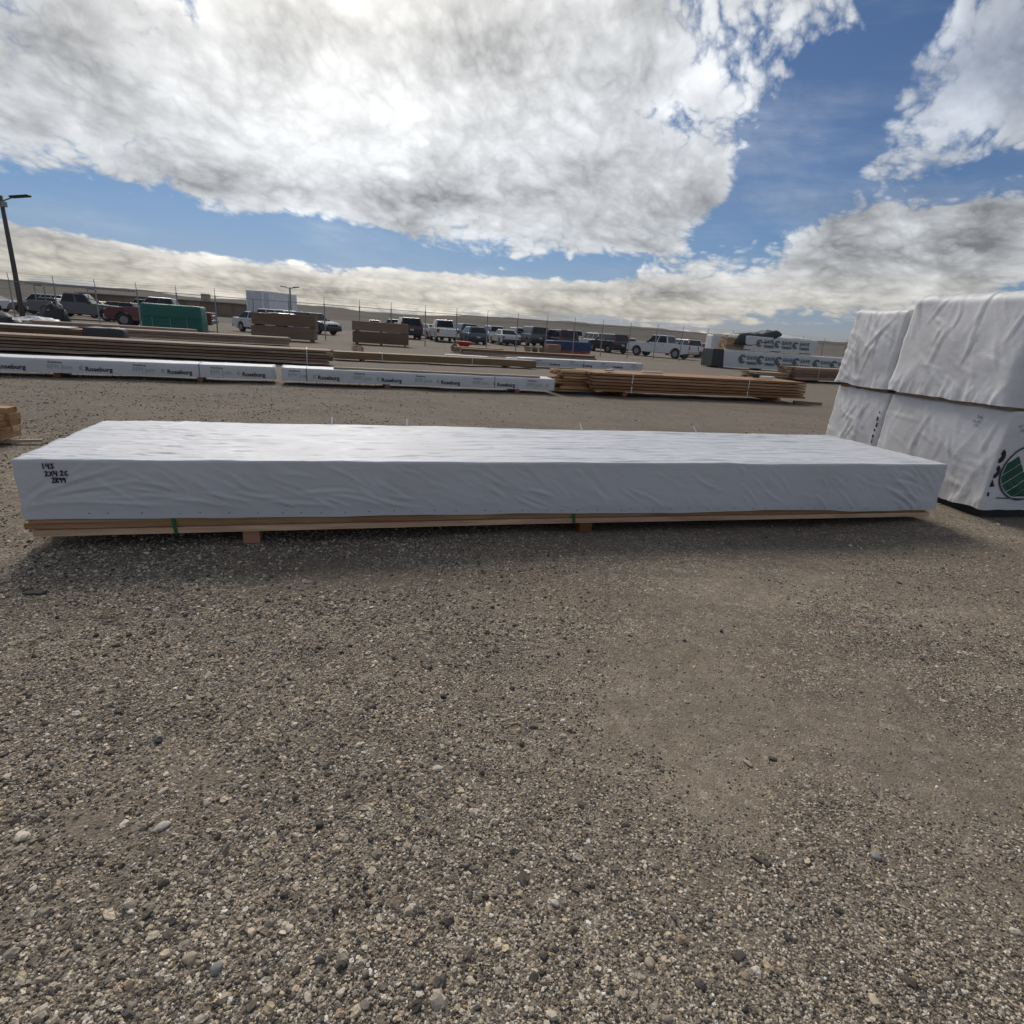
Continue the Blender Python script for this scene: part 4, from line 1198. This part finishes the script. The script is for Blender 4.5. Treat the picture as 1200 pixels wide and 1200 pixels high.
# short lumber pile cut by the left edge
lp = thing('lumber_pack', 'small pile of short fir boards cut by the left edge, ends showing', 'lumber', (-6.17, 4.33, 0.0), RAD(10), 'open lumber packs')
me = MB().box((0.9, 0.068, 0.026), (1.8, 0.134, 0.05)).mesh('board', MT['fir'])
for k in range(5):
    for j in range(3):
        if k == 4 and j < 2: continue
        obj('board', me, lp, (random.uniform(-0.02, 0.02) - (0.12 if j == 0 else 0), j * 0.138, 0.05 + k * 0.052))
for x in (0.4, 1.5): MB().box((x, 0.2, 0.025), (0.09, 0.46, 0.05)).build('skid', MT['block'], lp)
stk = tag(MB().box((0, 0, 0.012), (0.30, 0.04, 0.022)).build('lath', MT['paleboard'], None), 'pale lath sticking out beside the short fir board pile', 'lath')
stk.location = (-4.36, 4.90, 0.02); stk.rotation_euler = (0, 0, 0.5)

# heap of sheeting and bags by the lamp post
def heap(name, label, cat, loc, rx, ry, h, m, seed):
    n1_, n2_ = 28, 20
    th_, ph = np.meshgrid(np.linspace(0, 2 * math.pi, n1_, endpoint=False), np.linspace(0.02, math.pi / 2, n2_), indexing='ij')
    rr = 1 + (fbm(np.cos(th_) * 2 + 5, np.sin(th_) * 2 + ph * 2, 0, seed, 4) - 0.5) * 0.7
    P = np.stack([np.cos(th_) * np.sin(ph) * rx * rr, np.sin(th_) * np.sin(ph) * ry * rr, np.cos(ph) * h * rr - 0.02], -1).reshape(-1, 3)
    i = np.arange(n1_ * n2_).reshape(n1_, n2_)
    F_ = np.stack([i[:, :-1], np.roll(i, -1, 0)[:, :-1], np.roll(i, -1, 0)[:, 1:], i[:, 1:]], -1).reshape(-1, 4)
    o = tag(obj(name, npmesh(name, P, F_[:, ::-1], m)), label, cat); o.location = loc
    return o


heap('sheet_heap', 'crumpled white sheeting lying at the foot of the lamp post', 'sheeting', GP(-24.6, 29.9), 1.6, 0.7, 0.40, MT['wrap3'], 3)
heap('tarp_heap', 'long black tarp heap left of the crumpled white sheeting', 'tarp', GP(-26.3, 29.0), 1.7, 0.8, 0.55, MT['greytarp'], 4)
heap('bag_heap', 'pile of black bags behind the crumpled white sheeting', 'bags', GP(-24.9, 31.5), 0.75, 0.7, 1.05, MT['trim'], 5)
gb = lumber('lumber_pack', 'joist pile with a pale top sheet at the far left behind the brown joists', (-17.5, 15.5, -0.05), RAD(21), 4.9, 6, 4, 0.14, 0.085, 0.12, MT['weathered'], 0.04)
ps = tag(MB().box((2.3, 0.42, 0.012), (4.6, 0.9, 0.025)).build('cover_sheet', MT['strapwhite'], None), 'thin pale sheet on the joist pile at the far left', 'sheet'); ps.location = (-17.5, 15.5, 0.415); ps.rotation_euler = (0, 0, RAD(21))
gw = tag(obj('wrapped_bundle', npmesh('wrapped_bundle', *wrap_box(1.0, 0.7, 0, 0.38, 0.05, (0.08, 0.08, 0.06), unit_field(281, 0.03, 1, 1, .7, .38, 0)), MT['greytarp'])), 'blue grey wrapped bundle at the right end of the pale-topped joist pile', 'bundle')
gw.location = (-12.85, 17.2, 0.10); gw.rotation_euler = (0, 0, RAD(21))
lumber('lumber_pack', 'low run of old planks on the ground before the work truck', (-22.3, 26.6, -0.13), RAD(22), 6.5, 4, 3, 0.2, 0.10, 0.03, MT['weathered'], 0.2)

# red wheelbarrow
wbw = thing('wheelbarrow', 'small red wheelbarrow standing before the parked cars', 'wheelbarrow', GP(-3.45, 32.3), RAD(12))
MB().hexa([(-0.02, -0.2, 0.33), (0.42, -0.2, 0.30), (0.42, 0.2, 0.30), (-0.02, 0.2, 0.33)], [(-0.25, -0.33, 0.58), (0.62, -0.33, 0.56), (0.62, 0.33, 0.56), (-0.25, 0.33, 0.58)]).build('tray', MT['red'], wbw, bevel=0.02)
wh = MB().tube([(-0.30, -0.04, 0.20), (-0.30, 0.04, 0.20)], 0.20, 18).build('wheel', MT['rubber'], wbw)
MB().tube([(-0.30, -0.045, 0.20), (-0.30, 0.045, 0.20)], 0.11, 14).build('rim', MT['rim'], wh)
for y in (-0.22, 0.22):
    MB().tube([(-0.30, y * 0.3, 0.20), (0.1, y, 0.33), (1.0, y * 1.25, 0.52)], 0.018, 6).build('handle', MT['trim'], wbw)
    MB().tube([(0.35, y, 0.34), (0.48, y, 0.0)], 0.016, 6).build('leg', MT['trim'], wbw)

# coil of old strap on the gravel
mb = MB(); pts = [(math.cos(a * 0.7) * (0.22 + 0.03 * math.sin(a)), math.sin(a * 0.7) * (0.25 + 0.04 * math.cos(a * 1.3)), 0.03 + 0.006 * a + 0.05 * abs(math.sin(a * 0.35))) for a in range(0, 40)]
co = tag(mb.tube(pts, 0.016, 6).build('strap_coil', MT['block'], None), 'rusty coil of strapping lying beyond the tan beams', 'coil'); co.location = GP(-6.6, 23.6)
# pallets and a carton
def pallet(label, loc, rz):
    t_ = thing('pallet', label, 'pallet', loc, rz, 'pallets before the parked cars')
    sl_ = MB().box((0, 0.5, 0.055), (0.1, 1.0, 0.09)).mesh('stringer', MT['beam']); dk = MB().box((0.6, 0, 0.11), (1.2, 0.1, 0.02)).mesh('deck_board', MT['beam'])
    for x in (0.05, 0.6, 1.15): obj('stringer', sl_, t_, (x, 0, 0))
    for k in range(7): obj('deck_board', dk, t_, (0, 0.06 + k * 0.146, 0))
    return t_


for k in range(3): pallet(('bottom', 'middle', 'top')[k] + ' pallet of the small pile in front of the dark SUV', (0.4, 41.0, -0.19 + k * 0.125), RAD(18 + k * 2))
cb = tag(MB().box((0, 0, 0.30), (0.95, 0.8, 0.60)).build('carton', MT['card'], None, bevel=0.015), 'brown carton standing beside the pallet pile', 'carton'); cb.location = GP(2.05, 42.0); cb.rotation_euler = (0, 0, RAD(20))
# ------------------------------------------------------------------ parked vehicles
SPEC = {  # length, width, height, wheel radius, wheelbase, belt height, sill, cabin front/rear at belt, cabin front/rear at roof, hood height
    'sedan': dict(L=4.8, W=1.82, H=1.45, wr=0.33, wb=2.8, belt=0.95, sill=0.22, cf=0.85, cr=-1.75, rf=0.15, rr=-1.05, hood=0.92, tail=0.98),
    'hatch': dict(L=4.3, W=1.78, H=1.50, wr=0.32, wb=2.6, belt=0.95, sill=0.22, cf=0.95, cr=-1.98, rf=0.25, rr=-1.62, hood=0.94, tail=0.95),
    'suv': dict(L=4.7, W=1.88, H=1.72, wr=0.36, wb=2.75, belt=1.08, sill=0.28, cf=0.95, cr=-2.18, rf=0.30, rr=-1.90, hood=1.06, tail=1.08),
    'bigsuv': dict(L=5.3, W=2.02, H=1.90, wr=0.40, wb=3.0, belt=1.18, sill=0.33, cf=1.05, cr=-2.50, rf=0.50, rr=-2.25, hood=1.16, tail=1.18),
    'van': dict(L=5.1, W=1.98, H=1.78, wr=0.36, wb=3.05, belt=1.02, sill=0.25, cf=1.45, cr=-2.42, rf=0.55, rr=-2.15, hood=1.0, tail=1.02),
    'pickup': dict(L=5.9, W=2.00, H=1.90, wr=0.41, wb=3.7, belt=1.20, sill=0.38, cf=1.10, cr=-0.95, rf=0.55, rr=-0.72, hood=1.18, tail=1.20, bed=1),
}


def vehicle(kind, pm, label, loc, rz, group='parked vehicles', cat=None, detail=True):
    s = SPEC[kind]; L, W, H = s['L'], s['W'], s['H']
    t_ = thing('parked_' + {'bigsuv': 'suv', 'hatch': 'car', 'sedan': 'car'}.get(kind, kind), label, cat or {'bigsuv': 'suv', 'hatch': 'car', 'sedan': 'car'}.get(kind, kind), loc, rz, group)
    fx, rx_ = L / 2, -L / 2
    ax = (s['wb'] / 2 + 0.08, -s['wb'] / 2 + 0.08)
    sl_, be, wr = s['sill'], s['belt'], s['wr']

    def arch(cx):
        ra = wr * 1.18
        return [(cx + ra * math.cos(a), wr + ra * math.sin(a)) for a in np.linspace(math.pi, 0, 9)] if True else []
    # side outline, rear bottom to front bottom, then back over the top
    poly = [(rx_ + 0.06, sl_ + 0.12), (ax[1] - wr * 1.18, sl_)]
    poly += [(x, max(z, sl_)) for x, z in arch(ax[1])] + [(x, max(z, sl_)) for x, z in arch(ax[0])]
    poly += [(fx - 0.10, sl_ + 0.05), (fx, sl_ + 0.25), (fx - 0.03, s['hood'] - 0.22), (fx - 0.30, s['hood'] - 0.06), (s['cf'] + 0.05, be + 0.02)]
    if s.get('bed'):
        poly += [(s['cr'] - 0.02, be), (s['cr'] - 0.03, be - 0.03), (rx_ + 0.02, be - 0.03), (rx_, be - 0.10), (rx_ + 0.02, sl_ + 0.25)]
    elif kind == 'sedan':
        poly += [(s['cr'], be), (rx_ + 0.06, s['tail']), (rx_, s['tail'] - 0.15), (rx_ + 0.02, sl_ + 0.3)]
    else:
        poly += [(s['cr'], be), (rx_ + 0.04, be - 0.05), (rx_, be - 0.30), (rx_ + 0.02, sl_ + 0.3)]
    body = MB().prism(poly, -W / 2, W / 2).build('body', pm, t_, bevel=0.045)
    wb_, wt = W / 2 - 0.05, W / 2 - (0.24 if kind != 'van' else 0.17)
    zb, zt = be - 0.03, H - 0.03
    cb_ = [(s['cr'], -wb_, zb), (s['cf'], -wb_, zb), (s['cf'], wb_, zb), (s['cr'], wb_, zb)]
    ct = [(s['rr'], -wt, zt), (s['rf'], -wt, zt), (s['rf'], wt, zt), (s['rr'], wt, zt)]
    cab = MB().hexa(cb_, ct).build('cabin', pm, t_, bevel=0.06)

    def pane(name, a, b_, c_, d_, inset=0.10, lift=0.012, m_=None, low=0.12):
        """pane on the quad a (bottom) b (bottom) c (top) d (top)"""
        a, b_, c_, d_ = map(Vector, (a, b_, c_, d_))
        n_ = (b_ - a).cross(d_ - a).normalized()
        cen = (a + b_ + c_ + d_) / 4
        if n_.dot(cen - Vector((0, 0, H * 0.6))) < 0: n_ = -n_
        def at_(u_, v_): return (a.lerp(b_, u_)).lerp(d_.lerp(c_, u_), v_) + n_ * lift
        q = [at_(inset, low), at_(1 - inset, low), at_(1 - inset, 0.88), at_(inset, 0.88)]
        mb = MB().add(q + [v_ - n_ * 0.02 for v_ in q], [(0, 1, 2, 3), (7, 6, 5, 4), (0, 4, 5, 1), (1, 5, 6, 2), (2, 6, 7, 3), (3, 7, 4, 0)])
        return mb.build(name, m_ or MT['glass'], cab)
    pane('rear_window', cb_[0], cb_[3], ct[3], ct[0], 0.09)
    pane('windshield', cb_[1], cb_[2], ct[2], ct[1], 0.06)
    for i0, i1 in ((0, 1), (3, 2)):
        a, b_, c_, d_ = Vector(cb_[i0]), Vector(cb_[i1]), Vector(ct[i1]), Vector(ct[i0])
        nw = 2 if kind in ('sedan', 'hatch', 'pickup') else 3
        for k in range(nw):
            u0, u1 = k / nw, (k + 1) / nw
            pane('side_window', a.lerp(b_, u0), a.lerp(b_, u1), d_.lerp(c_, u1), d_.lerp(c_, u0), 0.06)
    for x in ax:
        for y in (-1, 1):
            yo = y * (W / 2 - 0.02)
            w_ = MB().tube([(x, yo, wr), (x, yo - y * 0.04, wr), (x, yo - y * 0.22, wr)], [wr * 0.94, wr, wr], 20).build('wheel', MT['rubber'], t_)
            MB().tube([(x, yo + y * 0.006, wr), (x, yo - y * 0.03, wr)], [wr * 0.55, wr * 0.62], 16).build('rim', MT['rim'], w_)
    # ends
    zl = be - 0.22
    for y in (-1, 1):
        if kind in ('van', 'suv', 'bigsuv'): MB().box((s['cr'] + 0.10 - 0.13, y * (W / 2 - 0.10), be + 0.05), (0.10, 0.12, 0.50)).build('tail_light', MT['lens'], t_, bevel=0.02)
        else: MB().box((rx_ + 0.05, y * (W / 2 - 0.12), zl), (0.14, 0.22, 0.16 if not s.get('bed') else 0.34)).build('tail_light', MT['lens'], t_, bevel=0.02)
        MB().box((fx - 0.12, y * (W / 2 - 0.22), s['hood'] - 0.24), (0.22, 0.36, 0.16)).build('headlight', MT['head'], t_, bevel=0.03)
        MB().box((s['cf'] - 0.25, y * (W / 2 + 0.08), be + 0.08), (0.12, 0.20, 0.16)).build('door_mirror', MT['trim'] if s.get('bed') else pm, t_, bevel=0.03)
    MB().box((rx_ - 0.03, 0, sl_ + 0.22), (0.14, W - 0.06, 0.24)).build('rear_bumper', MT['chrome'] if s.get('bed') else MT['trim'], t_, bevel=0.03)
    MB().box((fx + 0.02, 0, sl_ + 0.18), (0.12, W - 0.10, 0.26)).build('front_bumper', MT['chrome'] if s.get('bed') else MT['trim'], t_, bevel=0.03)
    MB().box((fx - 0.01, 0, s['hood'] - 0.27), (0.06, W * 0.52, 0.18)).build('grille', MT['trim'], t_, bevel=0.01)
    MB().box((rx_ - 0.012, 0, zl - (0.30 if s.get('bed') else 0.12)), (0.03, 0.32, 0.16)).build('number_plate', MT['plate'], t_)
    for xx in (s['cf'] - 0.35, (s['cf'] + s['cr']) / 2 - 0.1):
        for y in (-1, 1): MB().box((xx - 0.55, y * (W / 2 + 0.004), be - 0.14), (0.16, 0.03, 0.035)).build('door_handle', MT['trim'], t_)
    if s.get('bed'):
        x0, x1 = rx_ + 0.08, s['cr'] - 0.08
        MB().box(((x0 + x1) / 2, 0, be - 0.022), (x1 - x0 - 0.06, W - 0.26, 0.012)).build('bed_cover', MT['trim'], t_)
        MB().box((rx_ - 0.005, 0, be - 0.30), (0.03, W - 0.50, 0.48)).build('tailgate', pm, t_, bevel=0.01)
    MB().box((0, 0, sl_ + 0.10), (L - 0.5, W - 0.28, 0.2)).build('underbody', MT['trim'], t_)
    return t_


AW = RAD(108.4)      # facing away from the yard, square to the fence
V = vehicle
V('bigsuv', PT['maroon'], 'dark maroon SUV seen from behind, right of the plywood', GP(-11.0, 56.5), AW)
V('sedan', PT['white'], 'white car half hidden beside the maroon SUV', GP(-9.6, 60.5), AW + 0.25)
V('pickup', PT['white'], 'white pickup seen from behind, right of the maroon SUV', GP(-7.3, 54.0), AW - 0.05)
V('suv', PT['grey'], 'grey SUV behind the blue hatchback', GP(-6.0, 60.5), AW)
V('hatch', PT['blue'], 'blue hatchback seen from behind, next to the white pickup', GP(-4.6, 53.6), AW)
V('suv', PT['white'], 'white SUV parked farther back, left of the white sedan', GP(-3.5, 64.5), AW)
V('sedan', PT['white'], 'white sedan seen from behind, between the blue hatchback and dark SUV', GP(-1.9, 57.5), AW)
V('suv', PT['white'], 'white SUV peeking out left of the big dark SUV', GP(-0.75, 62.5), AW)
V('bigsuv', PT['grey'], 'big dark grey SUV seen from behind, above the pallets', GP(0.75, 59.8), AW)
V('sedan', PT['white'], 'white car glimpsed between the two dark vehicles', GP(2.2, 66.0), AW)
V('van', PT['black'], 'dark minivan behind the navy blue wrapped unit', GP(3.35, 57.4), AW)
V('pickup', PT['white'], 'white pickup far back, right of the dark minivan', GP(6.2, 75.0), AW)
V('suv', PT['white'], 'white SUV left of the black SUV', GP(7.0, 60.3), AW + 0.1)
V('suv', PT['black'], 'black SUV seen from behind, left of the big white pickup', GP(8.0, 56.3), AW + 0.12)
V('sedan', PT['white'], 'white car between the black SUV and big white pickup', GP(10.4, 62.2), AW)
V('pickup', PT['white'], 'big white pickup at an angle, nearest vehicle beyond the fence', (12.1, 52.4, -0.24), RAD(140), cat='pickup')
V('suv', PT['white'], 'white SUV right of the big white pickup', GP(16.2, 61.0), AW)
V('sedan', PT['white'], 'white car next to the white upright crate', GP(18.4, 62.5), AW - 0.2)
V('pickup', PT['red'], 'dark red pickup nose left, behind the green tarped unit', (-23.1, 38.1, -0.2), RAD(198))
V('sedan', PT['white'], 'white car nose right, right of the green tarped unit', GP(-18.9, 43.0), RAD(-35))
V('hatch', PT['silver'], 'pale car with dark nose, left of the plywood', GP(-18.1, 45.2), RAD(-45))
V('suv', PT['black'], 'black SUV behind the left plywood stack', GP(-18.0, 51.0), RAD(-30))
V('van', PT['white'], 'white van roof showing before the box trailer', GP(-21.0, 52.3), RAD(-20))
V('pickup', PT['grey'], 'grey work truck with a ladder rack at the far left', GP(-34.2, 45.9), RAD(20))
for i, (x, y, k, c_, a, lab) in enumerate([
        (-46.5, 51.0, 'sedan', 'white', 200, 'white car at the left edge, beyond the lamp post'), (-44.5, 55.0, 'suv', 'silver', 195, 'silver SUV just left of the lamp post'),
        (-41.0, 56.5, 'sedan', 'tan', 190, 'tan car just right of the lamp post'), (-39.5, 62.0, 'bigsuv', 'grey', 195, 'dark SUV beyond the bag pile'),
        (-36.5, 60.0, 'sedan', 'silver', 192, 'silver car under the ladder rack'), (-40.5, 50.5, 'sedan', 'grey', 190, 'grey car low behind the bag pile'),
        (-36.0, 52.5, 'hatch', 'maroon', 190, 'maroon car left of the work truck'), (-48.5, 62.5, 'van', 'grey', 200, 'grey van far back at the left edge'),
        (-17.5, 80.0, 'suv', 'black', 100, 'black SUV far off between the plywood stacks'), (-20.5, 82.0, 'sedan', 'white', 100, 'white car far off, right of the box trailer'), (-15.2, 78.0, 'hatch', 'grey', 100, 'grey car far off between the plywood stacks')]):
    V(k, PT[c_], lab, GP(x, y), RAD(a), 'parked vehicles')

# ladder rack with pipes on the work truck
rk = thing('ladder_rack', 'grey ladder rack loaded with long lumber above the work truck', 'rack', GP(-34.2, 45.9, 0.0), RAD(20))
for x in (-2.4, 0.9):
    for y in (-0.9, 0.9): MB().tube([(x, y, 1.15), (x, y * 0.95, 2.25)], 0.035, 6).build('post', MT['steel'], rk)
    MB().tube([(x, -0.9, 2.25), (x, 0.9, 2.25)], 0.035, 6).build('crossbar', MT['steel'], rk)
for k in range(5): MB().box((0.4 + random.uniform(-.3, .3), -0.6 + k * 0.28, 2.33), (6.4, 0.16, 0.10)).build('long_load', MT['steel'], rk)

# ------------------------------------------------------------------ box trailer
bt = thing('box_trailer', 'white box trailer beyond the left plywood stack', 'trailer', GP(-25.9, 58.3), RAD(264))
# local x runs along the side, y across; near end at x = 0
TL, TW, TH0, TH1 = 5.4, 2.45, 0.75, 3.40
body = MB().box((-TL / 2, 0, (TH0 + TH1) / 2), (TL, TW, TH1 - TH0)).build('box', MT['trailer'], bt, bevel=0.03)
for k in range(10): MB().box((-0.3 - k * 0.52, TW / 2 + 0.008, (TH0 + TH1) / 2), (0.05, 0.03, TH1 - TH0 - 0.2)).build('side_rib', MT['trailer'], body)
MB().box((0.008, 0, TH0 + 1.35), (0.03, 0.75, 2.4)).build('end_print', MT['trailergrey'], body)
for y in (-0.85, 0.85): MB().box((0.01, y, TH0 + 1.35), (0.03, 0.5, 2.3)).build('door_panel', MT['trailergrey'], body)
for x in (-1.6, -2.6):
    for y in (-1.05, 1.05):
        w_ = MB().tube([(x, y - 0.15, 0.45), (x, y + 0.15, 0.45)], 0.45, 18).build('wheel', MT['rubber'], bt)
        MB().tube([(x, y - 0.16, 0.45), (x, y + 0.16, 0.45)], 0.25, 14).build('rim', MT['rim'], w_)
MB().box((-TL / 2, 0, 0.6), (TL - 0.4, 1.0, 0.3)).build('chassis', MT['trim'], bt)

# ------------------------------------------------------------------ fence between yard and lot
FA = np.array([-21.9, 33.6]); FD = np.array([math.cos(RAD(18.3)), math.sin(RAD(18.3))])
fs_ = [-12.0, -9.9, -7.8, -5.7, -3.72, -1.81, 0.18, 2.13, 4.09, 6.1, 8.1, 10.13, 12.19, 14.11, 16.31, 18.36, 20.43, 22.5, 24.64, 26.74, 28.9, 31.06, 33.21, 35.43, 37.58, 39.81, 42.0, 44.2, 46.48, 48.62, 50.92, 53.1, 55.3, 57.5, 59.7]
fen = thing('chain_link_fence', 'chain link fence of thin posts along the far side of the yard', 'fence', (float(FA[0]), float(FA[1]), 0.0), RAD(18.3))
post_m = MB().tube([(0, 0, 0), (0, 0, 2.15)], 0.036, 7).mesh('post', MT['steel'])
arm_m = MB().tube([(0, 0, 2.12), (0, -0.06, 2.52)], 0.016, 6).mesh('barb_arm', MT['steel'])
for s_ in fs_:
    w = FA + FD * s_; z = GP(*w)[2]
    po = obj('post', post_m, fen, (s_, 0, z - 0.02), (random.uniform(-0.012, 0.012), random.uniform(-0.015, 0.015), 0))
    obj('barb_arm', arm_m, po)


def fz(s_):
    w = FA + FD * s_
    return GP(*w)[2]


for hh, yo in ((2.25, -0.02), (2.38, -0.04), (2.5, -0.06)):
    MB().tube([(s_, yo, fz(s_) + hh + (0.0 if i % 2 == 0 else -0.01)) for i, s_ in enumerate(fs_)], 0.0035, 4).build('barbed_wire', MT['steel'], fen)
MB().tube([(s_, 0, fz(s_) + 2.08) for s_ in fs_], 0.018, 6).build('top_rail', MT['steel'], fen)
# woven wire: two families of slanting strands
v_, f_ = [], []
pitch, hh = 0.075, 2.0
for d_ in (1, -1):
    s0 = fs_[0]
    while s0 < fs_[-1] - 0.1:
        x0_, x1_ = (s0, s0 + hh) if d_ > 0 else (s0 + hh, s0)
        zz0 = fz(s0)
        o_ = len(v_); w2 = 0.0016
        for xx, zz_ in ((x0_, zz0 + 0.05), (x1_, zz0 + hh + 0.05)):
            v_ += [(xx - w2, -w2, zz_), (xx + w2, -w2, zz_), (xx, w2, zz_)]
        f_ += [(o_, o_ + 1, o_ + 4, o_ + 3), (o_ + 1, o_ + 2, o_ + 5, o_ + 4), (o_ + 2, o_, o_ + 3, o_ + 5)]
        s0 += pitch
mm_ = bpy.data.meshes.new('wire_mesh'); mm_.from_pydata(v_, [], f_); mm_.materials.append(MT['steel'])
wm = obj('wire_mesh', mm_, fen); wm['kind'] = 'stuff'

# ------------------------------------------------------------------ lamp posts
lp1 = thing('lamp_post', 'tall wooden lamp post with one flat lamp at the left edge', 'lamp post', (-28.45, 33.65, -0.2), 0)
MB().tube([(0, 0, 0), (0.02, 0, 3.0), (0.0, 0, 6.42)], [0.13, 0.115, 0.095], 14).build('pole', MT['polewood'], lp1, smooth=True)
MB().tube([(0.05, -0.02, 6.15), (0.55, 0.05, 6.36)], 0.035, 8).build('arm', MT['steel'], lp1)
MB().box((0.98, 0.1, 6.46), (0.95, 0.36, 0.09), 0.1, 0, -0.14).build('lamp_head', MT['trim'], lp1, bevel=0.02)
MB().box((0.16, -0.05, 6.0), (0.22, 0.16, 0.26)).build('control_box', MT['steel'], lp1, bevel=0.01)
lp2 = thing('lamp_post', 'distant twin-armed lamp post by the box trailer', 'lamp post', (-23.5, 60.2, -0.24), RAD(-10))
MB().tube([(0, 0, 0), (0, 0, 3.95)], [0.11, 0.08], 10).build('pole', MT['steel'], lp2)
for d_ in (-1, 1):
    MB().tube([(0, 0, 3.85), (d_ * 0.45, 0, 3.95)], 0.035, 6).build('arm', MT['steel'], lp2)
    MB().box((d_ * 0.70, 0, 4.0), (0.60, 0.26, 0.08), 0, 0, -0.12 * d_).build('lamp_head', MT['trim'], lp2, bevel=0.01)

# far building low on the left skyline
fb = thing('long_building', 'long low brown building far off at the left', 'building', GP(-84.0, 117.0), RAD(2))
MB().box((12, 4, 1.3), (30, 8, 2.6)).build('wall', MT['osb'], fb)
MB().prism([(-3.5, 2.6), (27.5, 2.6), (27.5, 2.75), (-3.5, 2.75)], -0.5, 8.5).build('roof', MT['steel'], fb)
MB().box((20.0, 3, 3.3), (1.3, 1.3, 1.6)).build('chimney', MT['osb'], fb)
for k in range(5): MB().box((1 + k * 6, -0.02, 1.5), (2.4, 0.06, 2.2)).build('door', MT['weathered'], fb)

# ------------------------------------------------------------------ bigger single stones and chips on the near gravel
def stone(label, cat, x, y, d, seed, m, name='stone', rz=0.0, tilt=0.0):
    import bmesh
    bm = bmesh.new(); bmesh.ops.create_icosphere(bm, subdivisions=3, radius=1.0)
    co = np.array([v_.co[:] for v_ in bm.verts])
    r_ = 1 + (fbm(co[:, 0] * 1.1 + seed, co[:, 1] * 1.1, co[:, 2] * 1.1, seed, 3) - 0.5) * 0.85
    if name != 'stone':
        co = np.sign(co) * np.abs(co) ** 0.45
        r_ = 1 + (fbm(co[:, 0] * 1.5 + seed, co[:, 1] * 1.5, co[:, 2] * 1.5, seed, 3) - 0.5) * 0.5
    co = co * r_[:, None] * (np.array(d) / 2)
    for v_, c_ in zip(bm.verts, co): v_.co = c_
    me = bpy.data.meshes.new(name); bm.to_mesh(me); bm.free(); me.materials.append(m)
    me.polygons.foreach_set('use_smooth', [True] * len(me.polygons))
    o = tag(obj(name, me), label, cat)
    o.location = (x, y, float(ground_z(np.array([x]), np.array([y]))[0]) + d[2] * 0.26); o.rotation_euler = (tilt, 0, rz)
    return o


def stone_mat(name, c):
    m, t, b = mat(name, c, 0.8, 0, 0.3)
    n_ = noise(t, ocoord(t), 60, 6, 0.7)
    t.links.new(cmix(t, n_, tuple(q * 0.65 for q in c), tuple(min(1, q * 1.25) for q in c)).k, b.inputs['Base Color'])
    bump(t, b, n_, 0.5, 0.004)
    return m


SM = {'white': stone_mat('stone_pale', (0.52, 0.48, 0.41)), 'grey': stone_mat('stone_grey', (0.26, 0.25, 0.235)), 'tan': stone_mat('stone_tan', (0.40, 0.33, 0.24)), 'dark': stone_mat('chip_dark', (0.085, 0.075, 0.065))}
for lab, x, y, d, m in [
        ('flat pale stone near the middle of the gravel', -0.169, 1.394, (0.034, 0.022, 0.014), 'white'),
        ('cream stone at the bottom left, beside a grey one', -0.585, 0.812, (0.026, 0.032, 0.018), 'tan'),
        ('grey stone just right of the cream stone at bottom left', -0.525, 0.80, (0.030, 0.022, 0.016), 'grey'),
        ('pale tilted stone at the lower left', -0.825, 1.115, (0.040, 0.022, 0.014), 'white'),
        ('white chip at the lower left edge of the gravel', -1.0, 0.93, (0.022, 0.014, 0.01), 'white'),
        ('pale pebble low on the right, near the bottom edge', 0.36, 0.875, (0.024, 0.020, 0.014), 'tan'),
        ('rounded pale pebble at the lower right', 0.163, 1.0, (0.022, 0.018, 0.013), 'white'),
        ('tan stone on the dusty right side of the gravel', 0.80, 1.50, (0.032, 0.02, 0.012), 'tan'),
        ('grey stone at the right, below the dusty patch', 1.02, 1.18, (0.03, 0.024, 0.014), 'grey')]:
    stone(lab, 'stone', x, y, d, int(abs(x * 1000)) % 91, SM[m], rz=random.uniform(0, 3))
for lab, x, y, d, rz in [('dark flat chip on the gravel at the left, before the white unit', -2.104, 2.28, (0.085, 0.035, 0.016), 0.2),
                         ('long dark bark chip at the lower right of the gravel', 0.70, 1.14, (0.045, 0.014, 0.009), -0.7),
                         ('small dark chip on the right side of the gravel', 0.887, 1.522, (0.026, 0.014, 0.008), -0.3),
                         ('dark chip near the bottom edge at the right', 0.56, 0.90, (0.03, 0.018, 0.011), 0.5)]:
    stone(lab, 'wood chip', x, y, d, int(abs(y * 1000)) % 77, SM['dark'], 'wood_chip', rz)
tw = tag(MB().tube([(0, 0, 0.004), (0.12, 0.012, 0.008), (0.22, -0.01, 0.005)], [0.0028, 0.0024, 0.0015], 5).build('straw', MT['paleboard'], None), 'thin pale straw lying on the gravel at the right', 'straw')
tw.location = (1.22, 2.28, float(ground_z(np.array([1.3]), np.array([2.28]))[0]) + 0.004); tw.rotation_euler = (0, 0, -0.35)
